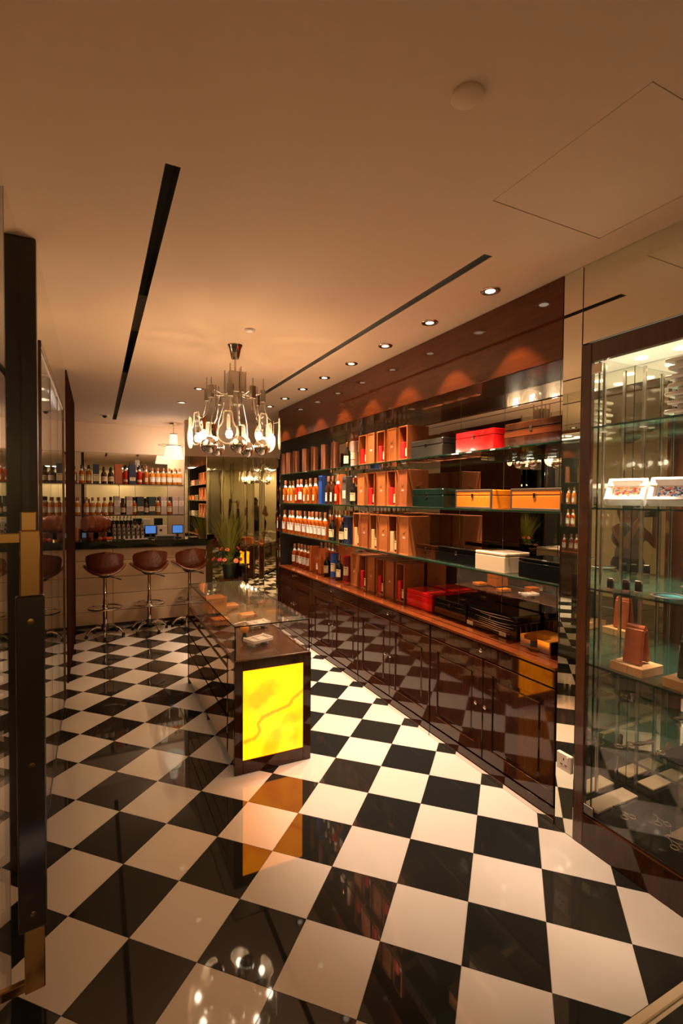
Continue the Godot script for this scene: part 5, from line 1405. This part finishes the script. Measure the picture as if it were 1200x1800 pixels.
# ---------------------------------------------------------------- things on and behind the bar
func build_bar_goods() -> void:
	var z := -8.27
	var yU := 1.8725; var yL := 1.4055
	var T := PI / 2
	# upper shelf, left to right
	carton("bottle_carton", Vector3(0.0, yU, z), Vector3(0.08, 0.285, 0.085), mats.navy_card, mats.label_cream, "dark carton with cream label on the upper bar shelf", "", 0.30, 0.36, T)
	for x in [0.105, 0.200]:
		bottle("bar_dark", Vector3(x, yU, z), T, "squat dark bottle on the upper bar shelf, %s from the brown carton" % ("second" if x < 0.15 else "first"), "squat dark bottles on the upper bar shelf")
	carton("bottle_carton", Vector3(0.305, yU, z), Vector3(0.08, 0.295, 0.10), mats.tan_leather, null, "plain brown carton on the upper bar shelf", "", 0.4, 0.3, T)
	bottle("bar_ruby", Vector3(0.405, yU, z), T, "reddish liquor bottle between the brown and blue cartons, upper bar shelf", "")
	carton("bottle_carton", Vector3(0.500, yU, z), Vector3(0.085, 0.30, 0.095), mats.navy_card, mats.label_band, "dark blue carton on the upper bar shelf", "", 0.25, 0.2, T)
	bottle("bar_ruby", Vector3(0.600, yU, z), T, "reddish liquor bottle to the right of the blue carton, upper bar shelf", "")
	bottle("amber_clear", Vector3(0.695, yU, z), T, "golden amber bottle next to the row of clear bottles, upper bar shelf", "")
	for x in [0.785, 0.868, 0.951, 1.040, 1.125, 1.196]:
		bottle("bar_clear", Vector3(x, yU, z), T, "honey-coloured bottle on the upper bar shelf, %s from the golden amber bottle" % ORD[int(roundf((x - 0.785) / 0.083))], "honey-coloured bottles on the upper bar shelf")
	for x in [-0.10, -0.19, -0.30, -0.42, -0.55]:
		bottle("bar_amber", Vector3(x, yU, z), T, "amber bottle with black cap on the upper bar shelf, %s from the dark labelled carton" % ORD[int(roundf((-0.10 - x) / 0.112))], "amber bottles on the upper bar shelf")
	# lower shelf
	for x in [-0.56, -0.46, -0.35, -0.25, -0.13, -0.05, 0.030, 0.115]:
		bottle("bar_clear", Vector3(x, yL, z), T, "honey-coloured bottle on the lower bar shelf, %s from the single amber bottle" % ORD[int(roundf((0.115 - x) / 0.0955))], "honey-coloured bottles on the lower bar shelf")
	bottle("bar_amber", Vector3(0.200, yL, z), T, "amber bottle left of the first mauve carton on the lower bar shelf", "")
	for x in [0.283, 0.455, 0.952, 1.125, 1.215]:
		carton("bottle_carton", Vector3(x, yL, z), Vector3(0.08, 0.28, 0.085), mats.mauve_card, mats.label_seal, "pale mauve bottle carton with seal on the lower bar shelf, %s from the pier" % ORD[4 - [0.283, 0.455, 0.952, 1.125, 1.215].find(x)], "mauve cartons on the lower bar shelf", 0.62, 0.3, T)
	bottle("bar_dark", Vector3(0.370, yL, z), T, "dark bottle between two mauve cartons on the lower bar shelf", "")
	bottle("bar_amber", Vector3(0.530, yL, z), T, "amber bottle between a mauve and a dark carton on the lower bar shelf", "")
	for x in [0.613, 0.780]:
		carton("bottle_carton", Vector3(x, yL, z), Vector3(0.08, 0.275, 0.095), mats.green_card, mats.label_band, "dark bottle carton on the lower bar shelf, %s from the mauve carton pair" % ("second" if x < 0.7 else "first"), "dark cartons on the lower bar shelf", 0.32, 0.3, T)
	bottle("bar_dark", Vector3(0.698, yL, z), T, "dark bottle between the two dark cartons on the lower bar shelf", "")
	bottle("bar_amber", Vector3(0.868, yL, z), T, "amber bottle between a dark and a mauve carton on the lower bar shelf", "")
	bottle("bar_amber", Vector3(1.040, yL, z), T, "amber bottle between mauve cartons at the right of the lower bar shelf", "")
	# on the bar top
	var y := 1.1105
	var bt := thing("wooden_barrel", "small reddish wooden barrel lying on a stand on the bar", "barrel", Vector3(-0.005, y, -7.17), 0.5)
	var prof := [Vector2(0, -0.155), Vector2(0.090, -0.155), Vector2(0.093, -0.145), Vector2(0.112, -0.05), Vector2(0.114, 0.0), Vector2(0.112, 0.05), Vector2(0.093, 0.145), Vector2(0.090, 0.155), Vector2(0.084, 0.150), Vector2(0, 0.150)]
	var st := mb(); add_lathe(st, prof, Vector3(0, 0.215, 0), 24, Basis(Vector3(0, 0, 1), -PI / 2))
	part(bt, "cask", st.commit(), mats.barrel_wood)
	for x in [-0.13, -0.055, 0.055, 0.13]:
		var rr: float = 0.0975 if absf(x) > 0.1 else 0.1125
		st = mb(); add_lathe(st, [Vector2(rr, -0.008), Vector2(rr + 0.002, -0.007), Vector2(rr + 0.002, 0.007), Vector2(rr, 0.008)], Vector3(x, 0.215, 0), 24, Basis(Vector3(0, 0, 1), -PI / 2))
		part(bt, "hoop", st.commit(), mats.copper_foil)
	for x in [-0.09, 0.09]:
		part(bt, "stand", bx(Vector3(0.03, 0.108, 0.16), 0.004), mats.barrel_wood, Vector3(x, 0.0545, 0))
	part(bt, "tap_board", bx(Vector3(0.012, 0.12, 0.06), 0.003), mats.pale_wood, Vector3(0.165, 0.15, 0), Basis(Vector3(0, 0, 1), 0.2))
	for k in 3:
		single("book", bx(Vector3(0.018, 0.17 - 0.01 * k, 0.12), 0.002), [mats.cedar, mats.pale_wood, mats.wine_card][k], ["tan-spined book standing on the bar beside the barrel", "pale-spined book standing on the bar beside the barrel", "wine red book standing on the bar beside the barrel"][k], "book", Vector3(-0.236 + 0.021 * k, y + 0.0855 - 0.005 * k, -7.20))
	var ph := thing("card_terminal", "small device with a bluish screen in front of the barrel", "card terminal", Vector3(-0.140, y, -7.11), 0.0)
	part(ph, "base", bx(Vector3(0.06, 0.02, 0.05), 0.003), mats.black_plastic, Vector3(0, 0.0105, 0))
	part(ph, "body", bx(Vector3(0.055, 0.095, 0.012), 0.003), mats.black_plastic, Vector3(0, 0.066, -0.01), Basis(Vector3.RIGHT, -0.25))
	part(ph, "screen", bx(Vector3(0.044, 0.06, 0.002)), mats.screen_dim, Vector3(0, 0.072, -0.003), Basis(Vector3.RIGHT, -0.25))
	for p in [[0.040, -7.04, 0], [0.095, -7.06, 1], [0.130, -7.02, 0], [0.165, -7.06, 0]]:
		var fr := thing("tangerine", "small orange-red fruit on the bar, %s from the card terminal" % ORD[int(p[0] * 24.0 - 0.6)], "fruit", Vector3(p[0], y, p[1]), p[0] * 30.0, "fruit on the bar")
		part(fr, "fruit", lathe("fruit", [Vector2(0, 0.001), Vector2(0.018, 0.004), Vector2(0.029, 0.022), Vector2(0.026, 0.040), Vector2(0.010, 0.050), Vector2(0, 0.049)], 16), mats.petal_orange if p[2] == 0 else mats.petal_red)
		part(fr, "stalk", lathe("stalk", [Vector2(0.002, 0.048), Vector2(0.002, 0.054), Vector2(0, 0.054)], 6), mats.stem)
	# tiered rack of miniature bottles
	var rk := thing("miniature_rack", "stepped black rack holding rows of miniature bottles on the bar", "rack", Vector3(0.385, y, -7.22))
	for k in 4:
		part(rk, "step", bx(Vector3(0.40, 0.006 + 0.047 * k, 0.044), 0.001), mats.black_plastic, Vector3(0, (0.006 + 0.047 * k) / 2 + 0.0003, 0.066 - 0.044 * k))
	var mini: Node3D = null
	for k in 4:
		for c in 7:
			var lab: String = "miniature bottle on the %s step of the rack, %s from the barrel" % [["front", "second", "third", "rear"][k], ORD[c]]
			var at := Vector3(0.385 - 0.171 + c * 0.057, y + 0.0065 + 0.047 * k + 0.0003, -7.22 + 0.066 - 0.044 * k)
			if mini == null:
				mini = thing("miniature_bottle", lab, "bottle", at, PI / 2, "miniature bottles in the rack")
				part(mini, "glass_body", lathe("mini_b", [Vector2(0, 0.0), Vector2(0.015, 0.0), Vector2(0.0155, 0.045), Vector2(0.007, 0.062), Vector2(0.0055, 0.070), Vector2(0, 0.070)], 10), mats.bottle_brown)
				part(mini, "paper_label", lathe("mini_l", [Vector2(0.0158, 0.003), Vector2(0.0160, 0.047)], 10), mats.label_white)
				part(mini, "cap", lathe("mini_c", [Vector2(0.0065, 0.068), Vector2(0.0065, 0.082), Vector2(0, 0.083)], 8), mats.gold_foil)
			else:
				copy(mini, "miniature_bottle", at, PI / 2, lab)
	# tills
	for k in 2:
		var t := thing("till_monitor", ["till monitor with blue screen beside the miniature rack", "till monitor with blue screen at the right end of the bar"][k], "monitor", Vector3([0.665, 1.02][k], y, [-7.27, -7.27][k]), 0.0)
		part(t, "foot", bx(Vector3(0.10, 0.012, 0.09), 0.003), mats.black_plastic, Vector3(0, 0.0065, 0))
		part(t, "neck", bx(Vector3(0.03, 0.07, 0.02), 0.003), mats.black_plastic, Vector3(0, 0.045, 0))
		part(t, "casing", bx(Vector3(0.150, 0.125, 0.018), 0.003), mats.black_plastic, Vector3(0, 0.118, 0.012))
		part(t, "screen", bx(Vector3(0.132, 0.102, 0.002)), mats.screen_blue, Vector3(0, 0.120, 0.0218), Basis.IDENTITY, "lit blue screen")
	var pr := thing("receipt_printer", "white receipt printer with dark slot between the two monitors", "printer", Vector3(0.815, y, -7.29))
	part(pr, "body", bx(Vector3(0.13, 0.17, 0.12), 0.006), mats.white_plastic, Vector3(0, 0.0855, 0))
	part(pr, "slot", lathe("slotk", [Vector2(0, 0), Vector2(0.018, 0.0), Vector2(0.018, 0.006), Vector2(0, 0.006)], 14), mats.black_plastic, Vector3(-0.02, 0.11, 0.060), Basis(Vector3.RIGHT, PI / 2))
	var kb := thing("cash_drawer", "low grey cash drawer on the bar in front of the printer", "cash drawer", Vector3(0.835, y, -7.12))
	part(kb, "casing", bx(Vector3(0.24, 0.05, 0.16), 0.004), mats.grey_plastic, Vector3(0, 0.0255, 0))
	part(kb, "front", bx(Vector3(0.22, 0.034, 0.006), 0.001), mats.black_plastic, Vector3(0, 0.025, 0.081))
	var mn := thing("menu_folder", "flat dark menu folder lying on the bar front edge", "menu", Vector3(0.47, y, -7.03), 0.1)
	part(mn, "cover", bx(Vector3(0.30, 0.008, 0.11), 0.002), mats.black_plastic, Vector3(0, 0.0045, 0))
	part(mn, "pages", bx(Vector3(0.285, 0.005, 0.10), 0.001), mats.mauve_card, Vector3(0, 0.0112, 0))
	var pp := thing("leaflet_holder", "small holder with pale leaflets at the right end of the bar", "leaflet holder", Vector3(1.20, y, -7.05), 0.2)
	part(pp, "tray", bx(Vector3(0.12, 0.015, 0.09), 0.002), mats.black_plastic, Vector3(0, 0.008, 0))
	part(pp, "leaflets", bx(Vector3(0.10, 0.010, 0.07), 0.001), mats.mauve_card, Vector3(0, 0.021, 0), Basis(Vector3.UP, 0.15))

# ---------------------------------------------------------------- flowers
func build_flowers() -> void:
	var pd := thing("flower_pedestal", "low dark pedestal carrying the flower arrangement beside the bar", "pedestal", Vector3(1.61, 0, -6.67))
	part(pd, "column", bx(Vector3(0.30, 0.56, 0.24), 0.004), mats.lacquer, Vector3(0, 0.281, 0))
	part(pd, "top", bx(Vector3(0.34, 0.03, 0.27), 0.004), mats.lacquer, Vector3(0, 0.576, 0))
	for n in 1:
		var r := RandomNumberGenerator.new(); r.seed = 31 + n
		var t := thing("flower_arrangement", "potted arrangement of tall grass with orange and red flowers beside the bar", "flowers", Vector3(1.60, 0.5915, -6.66))
		part(t, "pot", lathe("flower_pot", [Vector2(0, 0.0), Vector2(0.065, 0.0), Vector2(0.090, 0.16), Vector2(0.095, 0.165), Vector2(0.095, 0.18), Vector2(0.08, 0.18), Vector2(0.075, 0.165), Vector2(0, 0.16)], 20), mats.pot_green)
		var st := mb()
		for k in 230:
			var a := r.randf() * TAU; var lean := pow(r.randf(), 0.8) * 0.30
			var b := Vector3(cos(a), 0, sin(a))
			var base := Vector3(0, 0.16, 0) + b * r.randf() * 0.06
			var h := 0.48 + r.randf() * 0.26
			var side := Vector3(-sin(a), 0, cos(a)) * 0.0075
			var prev := base
			for q in 4:
				var f := (q + 1) / 4.0
				var nx := base + Vector3(0, h * f, 0) + b * lean * f * f
				var w0 := 1.0 - q * 0.22; var w1 := 1.0 - (q + 1) * 0.235
				quad(st, prev - side * w0, prev + side * w0, nx + side * w1, nx - side * w1)
				prev = nx
		var gr := part(t, "grass_blades", st.commit(), mats.blade, Vector3.ZERO, Basis.IDENTITY, "tall yellow-green grass blades")
		gr.set_meta("kind", "stuff")
		st = mb()
		for k in 220:
			var a := r.randf() * TAU; var d := Vector3(cos(a), 0, sin(a))
			var p := Vector3(0, 0.17 + r.randf() * 0.20, 0) + d * (0.03 + r.randf() * 0.15)
			var sd := Vector3(-sin(a), 0.3 * (r.randf() - 0.5), cos(a)) * 0.014
			var tip := p + d * (0.05 + r.randf() * 0.03) + Vector3(0, 0.03 * (r.randf() - 0.3), 0)
			var md := (p + tip) / 2 + Vector3(0, 0.012, 0)
			tri(st, p, md + sd, md - sd); tri(st, md - sd, md + sd, tip)
		var lv := part(t, "leaves", st.commit(), mats.leaf)
		lv.set_meta("kind", "stuff")
		for k in 22:
			var a := TAU * k / 11 + r.randf() * 0.4
			var d := Vector3(cos(a), 0, sin(a))
			var hh := 0.235 + 0.05 * r.randf() + (0.13 if k % 3 == 0 else 0.0)
			var p := d * ((0.15 + 0.09 * r.randf()) if k % 3 else 0.13) + Vector3(0, hh, 0)
			var fl := part(t, "flower", flower_mesh(), mats.petal_red if k % 4 == 0 else mats.petal_orange, p, Basis(Vector3(-sin(a), 0, cos(a)).normalized(), 0.0) * Basis(Quaternion(Vector3.UP, (d + Vector3(0, 0.8, 0)).normalized())))
			part(fl, "eye", lathe("fl_eye", [Vector2(0.010, 0.0), Vector2(0.008, 0.006), Vector2(0, 0.007)], 10), mats.flower_eye, Vector3(0, 0.003, 0))
			st = mb(); add_tube(st, [Vector3(0, 0, 0), fl.basis.inverse() * (Vector3(0, 0.16, 0) - p)], 0.002, 5)
			part(fl, "stalk", st.commit(), mats.stem)

func flower_mesh() -> Mesh:
	if not meshes.has("flower"):
		var st := mb()
		for ring in 2:
			for k in 12:
				var a := TAU * (k + 0.5 * ring) / 12
				var d := Vector3(cos(a), 0, sin(a)); var s := Vector3(-sin(a), 0, cos(a))
				var ln: float = [0.034, 0.024][ring]; var up: float = [0.004, 0.010][ring]
				var p0 := d * 0.005; var p1 := d * ln * 0.6 + Vector3(0, up, 0); var p2 := d * ln + Vector3(0, up * 0.7, 0)
				quad(st, p0 - s * 0.002, p0 + s * 0.002, p1 + s * 0.0065, p1 - s * 0.0065)
				tri(st, p1 - s * 0.0065, p1 + s * 0.0065, p2)
		meshes["flower"] = st.commit()
	return meshes["flower"]

# ---------------------------------------------------------------- the photographer, seen only in the mirrors
func skin_mesh(bones: Array, cell: float, k: float) -> Mesh:
	# smooth union of tapered capsules, meshed as surface nets
	var lo := Vector3.ONE * 1e9; var hi := -lo
	for b in bones:
		var r: float = maxf(b[1], b[3]) + k + cell * 2
		lo = lo.min(b[0] - Vector3.ONE * r).min(b[2] - Vector3.ONE * r)
		hi = hi.max(b[0] + Vector3.ONE * r).max(b[2] + Vector3.ONE * r)
	var nx := int((hi.x - lo.x) / cell) + 2; var ny := int((hi.y - lo.y) / cell) + 2; var nz := int((hi.z - lo.z) / cell) + 2
	var F := PackedFloat32Array(); F.resize(nx * ny * nz); F.fill(1.0)
	for b in bones:
		var p: Vector3 = b[0]; var q: Vector3 = b[2]; var ra: float = b[1]; var rb: float = b[3]
		var m := Vector3.ONE * (maxf(ra, rb) + k + cell * 2)
		var i0 := (p.min(q) - m - lo) / cell; var i1 := (p.max(q) + m - lo) / cell
		var d := q - p; var dd := maxf(d.length_squared(), 1e-9)
		for z in range(maxi(0, int(i0.z)), mini(nz - 1, int(i1.z) + 1)):
			for y in range(maxi(0, int(i0.y)), mini(ny - 1, int(i1.y) + 1)):
				for x in range(maxi(0, int(i0.x)), mini(nx - 1, int(i1.x) + 1)):
					var v := lo + Vector3(x, y, z) * cell
					var t := clampf((v - p).dot(d) / dd, 0.0, 1.0)
					var s := (v - p - d * t).length() - lerpf(ra, rb, t)
					var id := (z * ny + y) * nx + x
					var f := F[id]
					var h := maxf(k - absf(f - s), 0.0) / k
					F[id] = minf(f, s) - h * h * k * 0.25
	var vid := {}
	var V := PackedVector3Array(); var N := PackedVector3Array(); var I := PackedInt32Array()
	var off := [0, 1, nx, nx + 1, nx * ny, nx * ny + 1, nx * ny + nx, nx * ny + nx + 1]
	var cor := [Vector3(0, 0, 0), Vector3(1, 0, 0), Vector3(0, 1, 0), Vector3(1, 1, 0), Vector3(0, 0, 1), Vector3(1, 0, 1), Vector3(0, 1, 1), Vector3(1, 1, 1)]
	var edges := [[0, 1], [2, 3], [4, 5], [6, 7], [0, 2], [1, 3], [4, 6], [5, 7], [0, 4], [1, 5], [2, 6], [3, 7]]
	for z in nz - 1:
		for y in ny - 1:
			for x in nx - 1:
				var id := (z * ny + y) * nx + x
				if F[id] > cell * 2.5: continue
				var c := 0; var sum := Vector3.ZERO; var g := Vector3.ZERO
				var fv := []
				for o in 8: fv.append(F[id + off[o]])
				for e in edges:
					var a: float = fv[e[0]]; var b: float = fv[e[1]]
					if (a < 0.0) != (b < 0.0):
						sum += cor[e[0]].lerp(cor[e[1]], a / (a - b)); c += 1
				if c == 0: continue
				g.x = fv[1] + fv[3] + fv[5] + fv[7] - fv[0] - fv[2] - fv[4] - fv[6]
				g.y = fv[2] + fv[3] + fv[6] + fv[7] - fv[0] - fv[1] - fv[4] - fv[5]
				g.z = fv[4] + fv[5] + fv[6] + fv[7] - fv[0] - fv[1] - fv[2] - fv[3]
				vid[id] = V.size(); V.append(lo + (Vector3(x, y, z) + sum / c) * cell); N.append(g.normalized())
	for id in vid:
		var f0 := F[id]
		for ax in 3:
			var st: int = [1, nx, nx * ny][ax]; var u: int = [nx, nx * ny, 1][ax]; var w: int = [nx * ny, 1, nx][ax]
			if (f0 < 0.0) == (F[id + st] < 0.0): continue
			if not (vid.has(id - u) and vid.has(id - w) and vid.has(id - u - w)): continue
			var q := [vid[id], vid[id - u], vid[id - u - w], vid[id - w]]
			if f0 < 0.0: I.append_array([q[0], q[1], q[2], q[0], q[2], q[3]])
			else: I.append_array([q[0], q[2], q[1], q[0], q[3], q[2]])
	# keep the winding in step with the normals (front faces run clockwise)
	for t in range(0, I.size(), 3):
		var gn := (V[I[t + 1]] - V[I[t]]).cross(V[I[t + 2]] - V[I[t]])
		if gn.dot(N[I[t]] + N[I[t + 1]] + N[I[t + 2]]) > 0.0:
			var s := I[t + 1]; I[t + 1] = I[t + 2]; I[t + 2] = s
	var arr := []; arr.resize(Mesh.ARRAY_MAX)
	arr[Mesh.ARRAY_VERTEX] = V; arr[Mesh.ARRAY_NORMAL] = N; arr[Mesh.ARRAY_INDEX] = I
	var am := ArrayMesh.new(); am.add_surface_from_arrays(Mesh.PRIMITIVE_TRIANGLES, arr)
	return am

func grown(bones: Array, g: float) -> Array:
	var out := []
	for b in bones: out.append([b[0], b[1] + g, b[2], b[3] + g])
	return out

func build_photographer() -> void:
	mat("skin", lin(0.50, 0.27, 0.17), 0.5); mat("hair", lin(0.018, 0.012, 0.010), 0.45)
	mat("grey_top", lin(0.22, 0.21, 0.20), 0.8); mat("dark_jeans", lin(0.03, 0.035, 0.05), 0.8)
	var t := thing("person", "person in grey sleeveless top and dark trousers holding up a camera", "person", Vector3(-0.46, 0, 0.34), -0.20)
	var torso := [[Vector3(-0.075, 0.95, 0), 0.105, Vector3(0.075, 0.95, 0), 0.105], [Vector3(-0.035, 1.08, 0), 0.098, Vector3(0.035, 1.08, 0), 0.098], [Vector3(-0.085, 1.25, 0), 0.098, Vector3(0.085, 1.25, 0), 0.098], [Vector3(-0.12, 1.345, 0.005), 0.055, Vector3(0.12, 1.345, 0.005), 0.055]]
	var legs := []
	for s in [-1.0, 1.0]:
		legs.append_array([[Vector3(s * 0.085, 0.90, 0), 0.088, Vector3(s * 0.095, 0.50, -0.015), 0.060], [Vector3(s * 0.095, 0.50, -0.015), 0.058, Vector3(s * 0.10, 0.10, 0.02), 0.040]])
	var body := torso + legs
	for s in [-1.0, 1.0]:
		body.append([Vector3(s * 0.10, 0.075, 0.03), 0.040, Vector3(s * 0.115, 0.040, -0.13), 0.034])
		body.append([Vector3(s * 0.165, 1.345, 0.0), 0.050, Vector3(s * 0.215, 1.185, -0.17), 0.040])
		body.append([Vector3(s * 0.215, 1.185, -0.17), 0.038, Vector3(s * 0.105, 1.455, -0.25), 0.026])
	body.append_array([[Vector3(0, 1.36, 0.01), 0.055, Vector3(0, 1.46, -0.01), 0.047], [Vector3(0, 1.495, -0.045), 0.058, Vector3(0, 1.575, -0.015), 0.088], [Vector3(0, 1.56, 0.005), 0.09, Vector3(0, 1.545, -0.02), 0.085]])
	var st := SurfaceTool.new(); st.begin(Mesh.PRIMITIVE_TRIANGLES)
	st.append_from(skin_mesh(body, 0.013, 0.035), 0, Transform3D.IDENTITY)
	# hands round the camera: palm, four fingers of unequal length, thumb from the side of the palm
	for s in [-1.0, 1.0]:
		var w := Vector3(s * 0.105, 1.455, -0.25); var pm := Vector3(s * 0.092, 1.515, -0.262)
		var hand := [[w, 0.025, pm, 0.022], [pm + Vector3(0, 0, 0.018), 0.018, pm + Vector3(0, 0, -0.022), 0.018]]
		for f in 4:
			var base := pm + Vector3(s * -0.004, 0.020 + 0.002 * f, 0.024 - 0.017 * f)
			var ln: float = [0.020, 0.026, 0.028, 0.024][f]
			var k1 := base + Vector3(s * -0.004, ln, -0.010); var k2 := k1 + Vector3(s * -0.022, 0.006, -0.010); var k3 := k2 + Vector3(s * -0.018, -0.010, -0.004)
			hand.append_array([[base, 0.0088, k1, 0.0085], [k1, 0.0085, k2, 0.0080], [k2, 0.0080, k3, 0.0072]])
		var tb := pm + Vector3(0, -0.012, 0.026)
		hand.append_array([[tb, 0.011, tb + Vector3(s * -0.020, 0.006, 0.014), 0.0098], [tb + Vector3(s * -0.020, 0.006, 0.014), 0.0098, tb + Vector3(s * -0.044, 0.014, 0.006), 0.0085]])
		st.append_from(skin_mesh(hand, 0.0045, 0.006), 0, Transform3D.IDENTITY)
	# face: nose, lips and ears on a grid of their own
	st.append_from(skin_mesh([[Vector3(0, 1.558, -0.098), 0.008, Vector3(0, 1.528, -0.112), 0.013], [Vector3(-0.016, 1.497, -0.098), 0.006, Vector3(0.016, 1.497, -0.098), 0.006], [Vector3(0.088, 1.53, -0.005), 0.010, Vector3(0.092, 1.56, 0.0), 0.012], [Vector3(-0.088, 1.53, -0.005), 0.010, Vector3(-0.092, 1.56, 0.0), 0.012]], 0.005, 0.006), 0, Transform3D.IDENTITY)
	part(t, "body", st.commit(), mats.skin)
	part(t, "grey_top", skin_mesh(grown(torso, 0.010), 0.014, 0.03), mats.grey_top)
	part(t, "trousers", skin_mesh(grown([[Vector3(-0.07, 0.95, 0), 0.107, Vector3(0.07, 0.95, 0), 0.107]] + legs, 0.014), 0.014, 0.03), mats.dark_jeans)
	part(t, "hair", skin_mesh([[Vector3(0, 1.60, 0.012), 0.094, Vector3(0, 1.56, 0.035), 0.092], [Vector3(0, 1.53, 0.055), 0.070, Vector3(0, 1.42, 0.065), 0.045], [Vector3(-0.055, 1.62, -0.045), 0.040, Vector3(0.055, 1.62, -0.045), 0.040]], 0.011, 0.03), mats.hair)
	for s in [-1, 1]:
		part(t, "eye", lathe("eye_ball", [Vector2(0, -0.010), Vector2(0.008, -0.006), Vector2(0.010, 0), Vector2(0.008, 0.006), Vector2(0, 0.010)], 10), mats.white_plastic, Vector3(s * 0.032, 1.555, -0.084))
		part(t, "shoe", bx(Vector3(0.085, 0.06, 0.25), 0.02), mats.black_plastic, Vector3(s * 0.108, 0.031, -0.05), Basis(Vector3.UP, -s * 0.08))
	var c := thing("photo_camera", "black camera held up in both hands by the person in the mirrors", "camera", Vector3.ZERO)
	c.transform = t.transform * Transform3D(Basis.IDENTITY, Vector3(0, 1.535, -0.262))
	part(c, "body", bx(Vector3(0.135, 0.085, 0.055), 0.008), mats.black_plastic)
	part(c, "prism_hump", bx(Vector3(0.05, 0.03, 0.05), 0.008), mats.black_plastic, Vector3(0, 0.052, 0))
	part(c, "lens", lathe("cam_lens", [Vector2(0.034, 0.0), Vector2(0.034, 0.05), Vector2(0.037, 0.055), Vector2(0.037, 0.085), Vector2(0.030, 0.085), Vector2(0.028, 0.075), Vector2(0, 0.072)], 20), mats.black_lacquer, Vector3(0, -0.005, -0.027), Basis(Vector3.RIGHT, -PI / 2))
